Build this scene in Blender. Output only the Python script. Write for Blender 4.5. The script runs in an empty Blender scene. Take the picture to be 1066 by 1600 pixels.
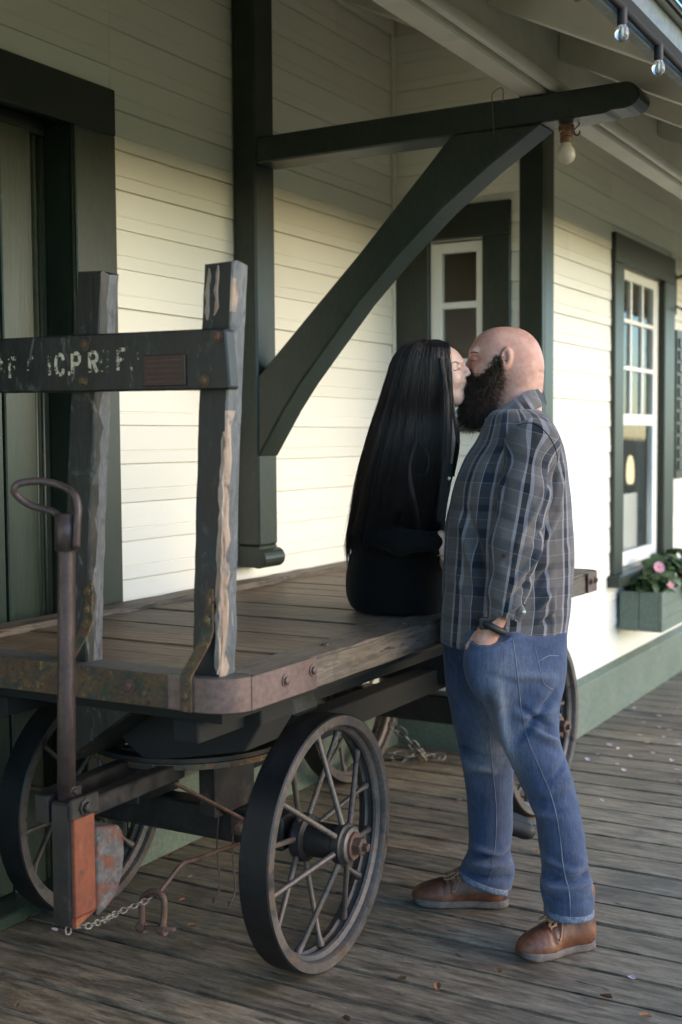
import bpy, bmesh, math, random
import numpy as np
from mathutils import Vector, Matrix
from mathutils.bvhtree import BVHTree
rad = math.radians
random.seed(7)
RNG = np.random.default_rng(11)
scene = bpy.context.scene
COL = scene.collection

# ------------------------------------------------------------------ camera, sky, sun, exposure
cam_d = bpy.data.cameras.new('camera')
cam_d.sensor_fit = 'VERTICAL'; cam_d.sensor_height = 36.0; cam_d.sensor_width = 24.0
cam_d.lens = 43.2023
cam_d.clip_start = 0.05; cam_d.clip_end = 2000
cam_d.dof.use_dof = True; cam_d.dof.focus_distance = 3.65; cam_d.dof.aperture_fstop = 2.4
cam = bpy.data.objects.new('camera', cam_d); COL.objects.link(cam)
_y, _p, _r = rad(60.20964), rad(-3.38914), rad(-0.42590)
_f = Vector((math.sin(_y)*math.cos(_p), math.cos(_y)*math.cos(_p), math.sin(_p)))
_rt = Vector((math.cos(_y), -math.sin(_y), 0)); _up = _rt.cross(_f)
_r2 = math.cos(_r)*_rt + math.sin(_r)*_up; _u2 = -math.sin(_r)*_rt + math.cos(_r)*_up
cam.matrix_world = Matrix(((_r2.x, _u2.x, -_f.x, 0), (_r2.y, _u2.y, -_f.y, 0), (_r2.z, _u2.z, -_f.z, 1.5), (0, 0, 0, 1)))
scene.camera = cam

SUN_DIR = Vector((0.27, -0.96, 0.0)).normalized(); SUN_EL = rad(10)
world = bpy.data.worlds.new('World'); scene.world = world; world.use_nodes = True
wn = world.node_tree.nodes; wl = world.node_tree.links
sky = wn.new('ShaderNodeTexSky'); sky.sky_type = 'NISHITA'; sky.sun_disc = False
sky.sun_elevation = SUN_EL; sky.sun_rotation = math.atan2(SUN_DIR.x, SUN_DIR.y)
sky.dust_density = 0.25; sky.ozone_density = 3.6; sky.air_density = 1.0
wl.new(sky.outputs[0], wn['Background'].inputs[0]); wn['Background'].inputs[1].default_value = 0.15
sun_d = bpy.data.lights.new('sun', 'SUN'); sun_d.energy = 0.74; sun_d.angle = rad(60); sun_d.color = (1.0, 0.62, 0.20)
sun = bpy.data.objects.new('sun', sun_d); COL.objects.link(sun)
_d = -(SUN_DIR*math.cos(SUN_EL) + Vector((0, 0, math.sin(SUN_EL))))
sun.rotation_euler = _d.to_track_quat('-Z', 'Y').to_euler()
vs = scene.view_settings
vs.view_transform = 'Standard'; vs.look = 'None'; vs.gamma = 1.0; vs.use_curve_mapping = False; vs.exposure = 2.42
scene.display_settings.display_device = 'sRGB'
scene.cycles.max_bounces = 8; scene.cycles.diffuse_bounces = 5; scene.cycles.glossy_bounces = 4
scene.cycles.caustics_reflective = False; scene.cycles.caustics_refractive = False
scene.cycles.sample_clamp_indirect = 6.0

# ------------------------------------------------------------------ materials
class NT:
    def __init__(s, name):
        s.m = bpy.data.materials.new(name); s.m.use_nodes = True
        s.n = s.m.node_tree.nodes; s.l = s.m.node_tree.links
        s.b = s.n['Principled BSDF']; s.out = s.n['Material Output']
        s._tc = None
    def node(s, t, **kw):
        x = s.n.new(t)
        for k, v in kw.items(): setattr(x, k, v)
        return x
    def link(s, a, b): s.l.new(a, b)
    def coords(s, stretch=(1, 1, 1), rand=True, rot=(0, 0, 0)):
        tc = s.node('ShaderNodeTexCoord')
        mp = s.node('ShaderNodeMapping'); mp.inputs['Scale'].default_value = stretch; mp.inputs['Rotation'].default_value = rot
        if rand:
            oi = s.node('ShaderNodeObjectInfo'); mul = s.node('ShaderNodeMath', operation='MULTIPLY'); mul.inputs[1].default_value = 61.7
            s.link(oi.outputs['Random'], mul.inputs[0])
            ad = s.node('ShaderNodeVectorMath', operation='ADD'); s.link(tc.outputs['Object'], ad.inputs[0]); s.link(mul.outputs[0], ad.inputs[1])
            s.link(ad.outputs[0], mp.inputs[0])
        else:
            s.link(tc.outputs['Object'], mp.inputs[0])
        return mp.outputs[0]
    def noise(s, vec, scale, detail=5, rough=0.6, dist=0.0):
        n = s.node('ShaderNodeTexNoise'); n.inputs['Scale'].default_value = scale; n.inputs['Detail'].default_value = detail
        n.inputs['Roughness'].default_value = rough; n.inputs['Distortion'].default_value = dist
        s.link(vec, n.inputs['Vector']); return n.outputs['Fac']
    def ramp(s, fac, stops, interp='LINEAR'):
        r = s.node('ShaderNodeValToRGB'); cr = r.color_ramp; cr.interpolation = interp
        while len(cr.elements) < len(stops): cr.elements.new(0.5)
        for e, (p, c) in zip(cr.elements, stops):
            e.position = p; e.color = (c[0], c[1], c[2], 1) if hasattr(c, '__len__') else (c, c, c, 1)
        s.link(fac, r.inputs[0]); return r.outputs[0]
    def mix(s, fac, a, b, blend='MIX'):
        m = s.node('ShaderNodeMix', data_type='RGBA', blend_type=blend)
        for v, i in ((fac, 0), (a, 6), (b, 7)):
            if hasattr(v, 'links') or isinstance(v, bpy.types.NodeSocket): s.link(v, m.inputs[i])
            elif i == 0: m.inputs[0].default_value = v
            else: m.inputs[i].default_value = (v[0], v[1], v[2], 1)
        return m.outputs[2]
    def math(s, op, a, b=None):
        m = s.node('ShaderNodeMath', operation=op)
        for i, v in enumerate((a, b)):
            if v is None: continue
            if isinstance(v, bpy.types.NodeSocket): s.link(v, m.inputs[i])
            else: m.inputs[i].default_value = v
        return m.outputs[0]
    def bump(s, h, strength=0.3, dist=0.002, prev=None):
        b = s.node('ShaderNodeBump'); b.inputs['Strength'].default_value = strength; b.inputs['Distance'].default_value = dist
        s.link(h, b.inputs['Height'])
        if prev is not None: s.link(prev, b.inputs['Normal'])
        return b.outputs[0]
    def set(s, base=None, rough=None, normal=None, metallic=None, spec=None, **kw):
        b = s.b
        for key, v in (('Base Color', base), ('Roughness', rough), ('Normal', normal), ('Metallic', metallic), ('Specular IOR Level', spec)):
            if v is None: continue
            if isinstance(v, bpy.types.NodeSocket): s.link(v, b.inputs[key])
            elif key == 'Base Color': b.inputs[key].default_value = (v[0], v[1], v[2], 1)
            else: b.inputs[key].default_value = v
        for k, v in kw.items(): b.inputs[k.replace('_', ' ')].default_value = v
        return s.m

def surf(name, c1, c2, scale=6, stretch=(1, 1, 1), rough=(0.5, 0.7), bump=0.25, bdist=0.002, metallic=0.0, spec=0.5,
         patch=None, fine=None, lo=0.35, hi=0.65, vary=0.0, detail=6, rand=True, streak=()):
    """noise-blended paint, wood or iron: two tones, optional patches ((colour, scale, lo, hi), ...) and fine grain"""
    t = NT(name); v = t.coords(stretch, rand)
    n1 = t.noise(v, scale, detail, 0.62, 0.3)
    col = t.ramp(n1, [(lo, c1), (hi, c2)])
    h = n1
    iso = t.coords((1, 1, 1), rand)
    for (c, sc, a, b_) in (patch or ()):
        pn = t.noise(iso, sc, 6, 0.65, 0.4)
        col = t.mix(t.ramp(pn, [(a, 0.0), (b_, 1.0)]), col, c)
    for (c, sc, a, b_) in streak:
        sn = t.noise(v, sc, 7, 0.7, 0.6); col = t.mix(t.ramp(sn, [(a, 0.0), (b_, 1.0)]), col, c)
    if fine:
        fn = t.noise(v, fine, 3, 0.7)
        col = t.mix(0.5, col, t.mix(1.0, col, t.ramp(fn, [(0.3, 0.45), (0.7, 1.5)]), 'MULTIPLY'))
        h = t.math('ADD', t.math('MULTIPLY', n1, 0.6), t.math('MULTIPLY', fn, 0.5))
    if vary:
        oi = t.node('ShaderNodeObjectInfo')
        mr = t.node('ShaderNodeMapRange'); mr.inputs['To Min'].default_value = 1-vary; mr.inputs['To Max'].default_value = 1+vary
        t.link(oi.outputs['Random'], mr.inputs['Value'])
        cmb = t.node('ShaderNodeCombineColor')
        for i in range(3): t.link(mr.outputs[0], cmb.inputs[i])
        col = t.mix(1.0, col, cmb.outputs[0], 'MULTIPLY')
    r = t.node('ShaderNodeMapRange'); r.inputs['To Min'].default_value = rough[0]; r.inputs['To Max'].default_value = rough[1]
    t.link(n1, r.inputs['Value'])
    return t.set(base=col, rough=r.outputs[0], normal=t.bump(h, bump, bdist) if bump else None, metallic=metallic, spec=spec)

M = {}
M['cream'] = surf('cream_paint', (0.815, 0.80, 0.72), (0.85, 0.835, 0.765), 1.2, (0.4, 1, 1), (0.5, 0.65), 0.06, 0.001,
                  patch=(((0.76, 0.72, 0.60), 1.1, 0.58, 0.82), ((0.5, 0.46, 0.36), 30, 0.76, 0.82)), vary=0.035)
M['white'] = surf('white_sash_paint', (0.82, 0.81, 0.76), (0.86, 0.85, 0.81), 5, rough=(0.4, 0.55), bump=0.05)
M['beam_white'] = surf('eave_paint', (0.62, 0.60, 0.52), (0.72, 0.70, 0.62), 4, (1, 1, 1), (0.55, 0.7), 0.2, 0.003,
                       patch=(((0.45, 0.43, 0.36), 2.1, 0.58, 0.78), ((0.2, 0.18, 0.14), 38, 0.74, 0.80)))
M['green'] = surf('dark_green_paint', (0.013, 0.022, 0.0145), (0.020, 0.030, 0.020), 7, (1, 1, 0.4), (0.32, 0.48), 0.18, 0.002,
                  patch=(((0.028, 0.038, 0.027), 2.4, 0.56, 0.75), ((0.07, 0.08, 0.065), 40, 0.73, 0.78), ((0.008, 0.012, 0.008), 9, 0.62, 0.74)), fine=80)
M['door_green'] = surf('door_green_paint', (0.018, 0.032, 0.021), (0.026, 0.043, 0.029), 9, (3, 1, 0.25), (0.3, 0.5), 0.35, 0.003,
                       patch=(((0.11, 0.14, 0.11), 6.5, 0.66, 0.75), ((0.028, 0.042, 0.03), 3.2, 0.6, 0.75)), fine=70)
M['sage'] = surf('sage_green_paint', (0.115, 0.152, 0.115), (0.145, 0.182, 0.14), 4, (1, 1, 1), (0.42, 0.6), 0.15, 0.002,
                 patch=(((0.2, 0.23, 0.18), 2.8, 0.58, 0.75), ((0.07, 0.09, 0.06), 9, 0.66, 0.78)), fine=60, rand=False)
M['plank'] = surf('weathered_floor_plank', (0.105, 0.081, 0.055), (0.345, 0.268, 0.178), 5, (9, 1.3, 3), (0.38, 0.62), 0.55, 0.004,
                  patch=(((0.07, 0.068, 0.058), 2.3, 0.52, 0.72), ((0.085, 0.095, 0.05), 5.0, 0.66, 0.78), ((0.04, 0.036, 0.03), 11, 0.68, 0.76)),
                  fine=34, vary=0.22, streak=(((0.045, 0.04, 0.032), 6, 0.59, 0.66), ((0.42, 0.37, 0.31), 8, 0.65, 0.74)))
M['deck'] = surf('weathered_cart_deck', (0.06, 0.040, 0.024), (0.21, 0.15, 0.092), 6, (10, 0.8, 3), (0.42, 0.65), 0.8, 0.005, streak=(((0.03, 0.022, 0.015), 7, 0.58, 0.66), ((0.34, 0.29, 0.22), 9, 0.64, 0.72)),
                 patch=(((0.05, 0.04, 0.03), 3.2, 0.55, 0.72), ((0.30, 0.26, 0.2), 7, 0.68, 0.8)), fine=30, vary=0.12)
M['rail'] = surf('cart_rail_wood', (0.06, 0.046, 0.034), (0.17, 0.135, 0.1), 6, (0.8, 9, 9), (0.45, 0.7), 0.8, 0.005, streak=(((0.025, 0.02, 0.016), 6, 0.57, 0.65), ((0.27, 0.23, 0.18), 8, 0.64, 0.72)),
                 patch=(((0.035, 0.03, 0.025), 6, 0.55, 0.70), ((0.1, 0.075, 0.075), 4, 0.6, 0.75)), fine=30)
M['end_top'] = surf('cart_end_wood', (0.05, 0.047, 0.043), (0.1, 0.092, 0.08), 8, (1, 2, 1), (0.45, 0.7), 0.4, 0.003, fine=40)
M['post'] = surf('worn_green_black_paint', (0.005, 0.0075, 0.007), (0.017, 0.021, 0.020), 7, (2.5, 2.5, 0.7), (0.35, 0.6), 0.6, 0.004, streak=(((0.11, 0.115, 0.115), 11, 0.60, 0.68), ((0.17, 0.095, 0.045), 17, 0.665, 0.70), ((0.006, 0.006, 0.006), 6, 0.58, 0.66)),
                 patch=(((0.085, 0.095, 0.1), 9, 0.58, 0.72), ((0.16, 0.1, 0.055), 16, 0.70, 0.76), ((0.012, 0.013, 0.013), 4, 0.58, 0.7)), fine=40)
M['post_lit'] = surf('worn_lit_side_paint', (0.07, 0.08, 0.088), (0.14, 0.145, 0.152), 9, (4, 4, 0.8), (0.5, 0.7), 0.6, 0.004, streak=(((0.04, 0.047, 0.055), 9, 0.56, 0.64), ((0.28, 0.26, 0.25), 14, 0.62, 0.68)),
                      patch=(((0.045, 0.052, 0.06), 14, 0.55, 0.66), ((0.3, 0.24, 0.2), 18, 0.66, 0.73)), fine=45)  # daylit copy of the post paint: paler blue-grey, with its wear
M['bare'] = surf('bare_split_wood', (0.24, 0.16, 0.11), (0.43, 0.34, 0.27), 12, (4, 4, 0.5), (0.6, 0.8), 0.9, 0.006, streak=(((0.09, 0.05, 0.03), 10, 0.58, 0.64),),
                 patch=(((0.12, 0.075, 0.05), 14, 0.56, 0.66), ((0.13, 0.14, 0.155), 7, 0.55, 0.66)), fine=50)
M['iron'] = surf('dark_iron', (0.012, 0.0115, 0.012), (0.030, 0.027, 0.025), 14, rough=(0.38, 0.6), bump=0.35, metallic=0.25,
                 patch=(((0.1, 0.075, 0.055), 8, 0.6, 0.78),), fine=60)
M['tyre'] = surf('wheel_tread_iron', (0.006, 0.006, 0.0065), (0.015, 0.0145, 0.015), 8, (1, 1, 1), (0.4, 0.55), 0.3, 0.003, metallic=0.2,
                 patch=(((0.045, 0.035, 0.028), 6, 0.62, 0.8),), fine=60)
M['rim'] = surf('wheel_rim_iron', (0.07, 0.063, 0.06), (0.13, 0.108, 0.095), 9, rough=(0.4, 0.6), bump=0.35, metallic=0.3,
                patch=(((0.13, 0.08, 0.05), 8, 0.54, 0.70), ((0.022, 0.019, 0.019), 17, 0.58, 0.68)), fine=70)
M['pipe'] = surf('brown_iron_tube', (0.038, 0.029, 0.030), (0.09, 0.065, 0.062), 9, (1, 1, 0.6), (0.35, 0.55), 0.4, 0.002, metallic=0.35,
                 patch=(((0.2, 0.17, 0.165), 22, 0.68, 0.76), ((0.1, 0.055, 0.035), 7, 0.62, 0.74)), fine=90)
M['strap'] = surf('mauve_brown_strap', (0.105, 0.064, 0.055), (0.155, 0.103, 0.09), 8, rough=(0.4, 0.55), bump=0.25, metallic=0.15,
                  patch=(((0.09, 0.06, 0.055), 12, 0.6, 0.75), ((0.4, 0.37, 0.34), 45, 0.76, 0.8)), fine=60)
M['strap_rust'] = surf('lichen_rust_strap', (0.055, 0.033, 0.02), (0.115, 0.07, 0.03), 24, rough=(0.55, 0.8), bump=0.7, bdist=0.004,
                       patch=(((0.035, 0.042, 0.028), 21, 0.5, 0.58), ((0.2, 0.14, 0.035), 46, 0.57, 0.66), ((0.09, 0.032, 0.022), 30, 0.56, 0.64), ((0.02, 0.016, 0.014), 60, 0.6, 0.68)), fine=90)
M['rust'] = surf('rusty_iron', (0.06, 0.031, 0.022), (0.125, 0.066, 0.046), 16, rough=(0.55, 0.75), bump=0.5,
                 patch=(((0.05, 0.035, 0.03), 9, 0.58, 0.72),), fine=80)
M['orange'] = surf('orange_red_lead_paint', (0.12, 0.028, 0.014), (0.2, 0.055, 0.02), 9, (1, 1, 0.8), (0.45, 0.65), 0.3, 0.002,
                   patch=(((0.08, 0.02, 0.016), 7, 0.52, 0.66), ((0.27, 0.1, 0.03), 11, 0.62, 0.75), ((0.03, 0.02, 0.018), 15, 0.64, 0.72)), fine=60)
M['flaked'] = surf('flaked_grey_rust_paint', (0.04, 0.04, 0.042), (0.10, 0.098, 0.10), 34, rough=(0.5, 0.75), bump=0.6, bdist=0.003,
                   patch=(((0.10, 0.03, 0.018), 30, 0.50, 0.58), ((0.03, 0.026, 0.025), 44, 0.56, 0.64)), fine=70)
M['galv'] = surf('galvanised_chain', (0.13, 0.115, 0.095), (0.25, 0.225, 0.19), 30, rough=(0.4, 0.55), bump=0.2, metallic=0.3,
                 patch=(((0.2, 0.11, 0.06), 18, 0.6, 0.72),))
M['plaque'] = surf('oxblood_plaque', (0.028, 0.010, 0.009), (0.042, 0.016, 0.013), 30, rough=(0.4, 0.5), bump=0.4, bdist=0.001, fine=80)
M['black'] = surf('black_plastic', (0.006, 0.006, 0.006), (0.010, 0.010, 0.010), 30, rough=(0.5, 0.7), bump=0.1)
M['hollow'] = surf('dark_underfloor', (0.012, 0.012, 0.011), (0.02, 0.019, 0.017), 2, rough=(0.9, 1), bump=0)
M['soil'] = surf('gravel_ground', (0.2, 0.15, 0.06), (0.3, 0.23, 0.09), 1.5, rough=(0.85, 0.95), bump=0.3, bdist=0.02, fine=14, rand=False)
M['fascia'] = surf('fascia_blue_grey_paint', (0.1, 0.125, 0.125), (0.14, 0.165, 0.165), 4, rough=(0.4, 0.55), bump=0.15, fine=50)
M['shingle'] = surf('roof_shingle', (0.05, 0.05, 0.05), (0.09, 0.088, 0.085), 8, rough=(0.8, 0.9), bump=0.4, fine=50)
M['leafdry'] = surf('dry_leaf', (0.12, 0.05, 0.022), (0.26, 0.12, 0.05), 20, rough=(0.6, 0.8), bump=0.3, vary=0.35)
M['petal'] = surf('pink_petal', (0.66, 0.46, 0.48), (0.8, 0.64, 0.64), 20, rough=(0.5, 0.6), bump=0, vary=0.12)
M['petal_pink'] = surf('flower_pink', (0.7, 0.25, 0.38), (0.85, 0.5, 0.58), 20, rough=(0.5, 0.6), bump=0)
M['petal_white'] = surf('flower_white', (0.75, 0.75, 0.7), (0.85, 0.85, 0.8), 20, rough=(0.5, 0.6), bump=0)
M['flower_heart'] = surf('flower_heart_yellow', (0.5, 0.25, 0.03), (0.6, 0.35, 0.05), 20, rough=(0.6, 0.7), bump=0)
M['plantleaf'] = surf('plant_leaf', (0.05, 0.09, 0.03), (0.11, 0.16, 0.06), 14, rough=(0.4, 0.55), bump=0.2, fine=40)
M['autumn'] = surf('autumn_leaf', (0.32, 0.22, 0.04), (0.48, 0.30, 0.06), 0.6, rough=(0.6, 0.7), bump=0, rand=False)
M['bark'] = surf('bark', (0.06, 0.045, 0.03), (0.12, 0.09, 0.065), 6, (1, 1, 0.3), (0.8, 0.9), 0.6, 0.02)
M['wallplaster'] = surf('interior_plaster', (0.66, 0.55, 0.32), (0.74, 0.62, 0.38), 2, rough=(0.7, 0.8), bump=0)
M['curtain'] = surf('grey_curtain', (0.6, 0.63, 0.68), (0.74, 0.76, 0.8), 6, (3, 3, 0.2), (0.7, 0.8), 0.2)
M['paper'] = surf('notice_paper', (0.7, 0.7, 0.68), (0.78, 0.78, 0.76), 3, rough=(0.6, 0.7), bump=0)
M['lilac'] = surf('lilac_print', (0.4, 0.3, 0.5), (0.5, 0.4, 0.6), 3, rough=(0.6, 0.7), bump=0)
M['brownwood'] = surf('varnished_wood', (0.13, 0.06, 0.025), (0.22, 0.11, 0.05), 6, (1, 6, 6), (0.3, 0.45), 0.2)

def glass_mat(name, tint=(1, 1, 1), gloss=1.5):
    t = NT(name)
    fr = t.node('ShaderNodeFresnel'); fr.inputs[0].default_value = gloss
    tr = t.node('ShaderNodeBsdfTransparent'); tr.inputs[0].default_value = (*tint, 1)
    gl = t.node('ShaderNodeBsdfGlossy'); gl.inputs['Roughness'].default_value = 0.02
    v = t.coords((1, 1, 1)); t.link(t.bump(t.noise(v, 3.5, 2), 0.04, 0.02), gl.inputs['Normal'])
    ge = t.node('ShaderNodeNewGeometry'); fk = t.math('MULTIPLY', fr.outputs[0], t.math('SUBTRACT', 1.0, ge.outputs['Backfacing']))
    mx = t.node('ShaderNodeMixShader'); t.link(fk, mx.inputs[0]); t.link(tr.outputs[0], mx.inputs[1]); t.link(gl.outputs[0], mx.inputs[2])
    t.link(mx.outputs[0], t.out.inputs[0]); return t.m
M['glass'] = glass_mat('window_glass', (0.92, 0.93, 0.91), 1.65)
def bulb_mat(name, col, rough, trans):
    t = NT(name); return t.set(base=col, rough=rough, Transmission_Weight=trans, IOR=1.45)
M['bulb_clear'] = bulb_mat('clear_bulb_glass', (0.9, 0.86, 0.86), 0.05, 0.85)
M['bulb_frost'] = bulb_mat('frosted_bulb_glass', (0.75, 0.68, 0.55), 0.3, 0.35)
def emit_mat(name, col, s):
    t = NT(name); return t.set(base=(0.8, 0.75, 0.6), Emission_Color=(*col, 1), Emission_Strength=s)
M['lamp_lit'] = emit_mat('lit_lamp_shade', (1.0, 0.82, 0.5), 0.35)

# ------------------------------------------------------------------ geometry helpers
def link(o, parent=None):
    COL.objects.link(o)
    if parent is not None: o.parent = parent
    return o
OFF = {}
def thing(name, label, cat, loc=(0, 0, 0), rotz=0.0, group=None):
    o = bpy.data.objects.new(name, None); o.empty_display_size = 0.1
    o.location = loc; o.rotation_euler = (0, 0, rotz); o['label'] = label; o['category'] = cat
    if group: o['group'] = group
    COL.objects.link(o); return o
def tag(o, label, cat, group=None):
    o['label'] = label; o['category'] = cat
    if group: o['group'] = group
    return o
def np_mesh(name, V, F):
    V = np.asarray(V, dtype=np.float32); F = np.asarray(F, dtype=np.int32)
    me = bpy.data.meshes.new(name); k = F.shape[1]
    me.vertices.add(len(V)); me.vertices.foreach_set('co', V.ravel())
    me.loops.add(F.size); me.loops.foreach_set('vertex_index', F.ravel())
    me.polygons.add(len(F)); me.polygons.foreach_set('loop_start', np.arange(0, F.size, k, dtype=np.int32))
    me.polygons.foreach_set('loop_total', np.full(len(F), k, dtype=np.int32))
    me.update(calc_edges=True); me.validate(); return me
def put(name, me, mat, parent=None, loc=(0, 0, 0), rot=(0, 0, 0), smooth=False):
    o = bpy.data.objects.new(name, me); o.location = loc; o.rotation_euler = rot
    if mat is not None and not me.materials:
        for m_ in (mat if isinstance(mat, (list, tuple)) else (mat,)): me.materials.append(m_)
    if smooth: me.polygons.foreach_set('use_smooth', [True]*len(me.polygons))
    return link(o, parent)
def bm_mesh(name, bm):
    me = bpy.data.meshes.new(name); bmesh.ops.recalc_face_normals(bm, faces=bm.faces); bm.to_mesh(me); bm.free(); return me
def box_bm(lo, hi, bevel=0.0, seg=1, bm=None):
    bm2 = bmesh.new(); bmesh.ops.create_cube(bm2, size=1)
    for v in bm2.verts: v.co = Vector([lo[i] + (v.co[i]+0.5)*(hi[i]-lo[i]) for i in range(3)])
    if bevel: bmesh.ops.bevel(bm2, geom=bm2.edges[:], offset=bevel, segments=seg, affect='EDGES', profile=0.5)
    if bm is None: return bm2
    me = bpy.data.meshes.new('tmp'); bm2.to_mesh(me); bm2.free(); bm.from_mesh(me); bpy.data.meshes.remove(me); return bm
def box(name, lo, hi, mat, parent=None, bevel=0.003, off=None, seg=1):
    o_ = off if off is not None else (parent_off(parent))
    lo = [min(lo[i], hi[i])-o_[i] for i in range(3)]; hi2 = [max(a, b) for a, b in zip([lo[i] for i in range(3)], [hi[i]-o_[i] for i in range(3)])]
    return put(name, bm_mesh(name, box_bm(lo, hi2, bevel, seg)), mat, parent)
def parent_off(p):
    """parts are written in world coordinates; a thing's Empty carries the offset"""
    while p is not None:
        if p.name in OFF: return OFF[p.name]
        p = p.parent
    return (0, 0, 0)
def origin(o):
    OFF[o.name] = tuple(o.location); return o
def prism_bm(poly, axis, a, b, bevel=0.0, bm=None):
    """poly: points in the two other axes (in x,y,z order); extruded along axis from a to b"""
    bm = bm or bmesh.new(); ix = [i for i in range(3) if i != axis]
    rings = []
    for t in (a, b):
        vs_ = []
        for p in poly:
            c = [0, 0, 0]; c[ix[0]], c[ix[1]], c[axis] = p[0], p[1], t; vs_.append(bm.verts.new(c))
        rings.append(vs_)
    n = len(poly)
    f1 = bm.faces.new(rings[0]); f2 = bm.faces.new(rings[1])
    for i in range(n): bm.faces.new((rings[0][i], rings[0][(i+1) % n], rings[1][(i+1) % n], rings[1][i]))
    bmesh.ops.recalc_face_normals(bm, faces=bm.faces)
    if bevel:
        ed = [e for e in bm.edges if len(e.link_faces) == 2 and e.calc_face_angle(0) > 0.35]
        bmesh.ops.bevel(bm, geom=ed, offset=bevel, segments=1, affect='EDGES')
    bmesh.ops.triangulate(bm, faces=[f for f in bm.faces if len(f.verts) > 4])
    return bm
def prism(name, poly, axis, a, b, mat, parent=None, bevel=0.002):
    o_ = parent_off(parent); ix = [i for i in range(3) if i != axis]
    poly = [(p[0]-o_[ix[0]], p[1]-o_[ix[1]]) for p in poly]
    return put(name, bm_mesh(name, prism_bm(poly, axis, a-o_[axis], b-o_[axis], bevel)), mat, parent)
def tube_arr(path, r, sides=10, closed=False, ref=None):
    P = np.asarray(path, float); n = len(P); R = np.full(n, r) if np.isscalar(r) else np.asarray(r, float)
    T = (np.roll(P, -1, 0)-np.roll(P, 1, 0)) if closed else np.gradient(P, axis=0)
    T /= np.linalg.norm(T, axis=1)[:, None]+1e-12
    a = np.array([0, 0, 1.0]) if ref is None else np.asarray(ref, float)
    if abs(T[0] @ a) > 0.95: a = np.array([0, 1.0, 0])
    E1 = np.zeros_like(P); e = a - T[0]*(a @ T[0]); e /= np.linalg.norm(e)
    for i in range(n):
        e = e - T[i]*(e @ T[i]); e /= np.linalg.norm(e)+1e-12; E1[i] = e
    E2 = np.cross(T, E1); ang = np.arange(sides)*2*np.pi/sides
    V = P[:, None, :] + R[:, None, None]*(np.cos(ang)[None, :, None]*E1[:, None, :] + np.sin(ang)[None, :, None]*E2[:, None, :])
    V = V.reshape(-1, 3); F = []
    for i in range(n if closed else n-1):
        j = (i+1) % n
        for k in range(sides):
            F.append((i*sides+k, i*sides+(k+1) % sides, j*sides+(k+1) % sides, j*sides+k))
    return V, F, n, sides
def tube(name, path, r, mat, parent=None, sides=10, closed=False, caps=True, world=True):
    o_ = np.array(parent_off(parent) if world else (0, 0, 0)); V, F, n, s = tube_arr(np.asarray(path, float)-o_, r, sides, closed)
    F = [tuple(f) for f in F]
    if caps and not closed: F += [tuple(range(s-1, -1, -1)), tuple(range((n-1)*s, n*s))]
    me = bpy.data.meshes.new(name); me.from_pydata(V.tolist(), [], F); me.update()
    return put(name, me, mat, parent, smooth=True)
def lathe_mesh(name, prof, axis=2, seg=32, closed=False):
    """prof: (radius, height) pairs turned about the axis"""
    V = []; F = []; n = len(prof)
    for i in range(seg):
        a = 2*math.pi*i/seg
        for (r, h) in prof:
            c, s = r*math.cos(a), r*math.sin(a)
            V.append({2: (c, s, h), 1: (c, h, s), 0: (h, c, s)}[axis])
    m = n if closed else n-1
    for i in range(seg):
        j = (i+1) % seg
        for k in range(m):
            F.append((i*n+k, j*n+k, j*n+(k+1) % n, i*n+(k+1) % n))
    me = bpy.data.meshes.new(name); me.from_pydata(V, [], F)
    bm = bmesh.new(); bm.from_mesh(me); bmesh.ops.remove_doubles(bm, verts=bm.verts, dist=1e-6)
    bmesh.ops.recalc_face_normals(bm, faces=bm.faces); bm.to_mesh(me); bm.free(); return me
def lathe(name, prof, at, mat, parent=None, axis=2, seg=32, closed=False, sharp=True):
    o_ = parent_off(parent); me = lathe_mesh(name, prof, axis, seg, closed)
    o = put(name, me, mat, parent, loc=[at[i]-o_[i] for i in range(3)], smooth=True)
    if sharp: sharpen(me)
    return o
def sharpen(me, ang=35):
    me.polygons.foreach_set('use_smooth', [True]*len(me.polygons))
    try: me.set_sharp_from_angle(angle=rad(ang))
    except Exception: pass
def bez(pts, n=8):
    """Catmull-Rom through points"""
    P = np.asarray(pts, float); P = np.vstack([2*P[0]-P[1], P, 2*P[-1]-P[-2]]); out = []
    for i in range(1, len(P)-2):
        for t in np.linspace(0, 1, n, endpoint=False):
            a, b, c, d = P[i-1], P[i], P[i+1], P[i+2]
            out.append(0.5*((2*b)+(-a+c)*t+(2*a-5*b+4*c-d)*t*t+(-a+3*b-3*c+d)*t**3))
    out.append(P[-2]); return np.array(out)
def hexbolt(name, at, axis, r, h, mat, parent, sign=-1):
    prof = [(0, 0), (r*1.5, 0), (r*1.5, sign*h*0.25), (r, sign*h*0.3), (r*0.95, sign*h*0.8), (r*0.6, sign*h), (0, sign*h)]
    o_ = parent_off(parent); key = (round(r, 4), round(h, 4), axis, sign, mat.name)
    if key not in BOLT: BOLT[key] = lathe_mesh('bolt', prof, axis, 8); BOLT[key].materials.append(mat)
    return put(name, BOLT[key], None, parent, loc=[at[i]-o_[i] for i in range(3)])
BOLT = {}
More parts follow.
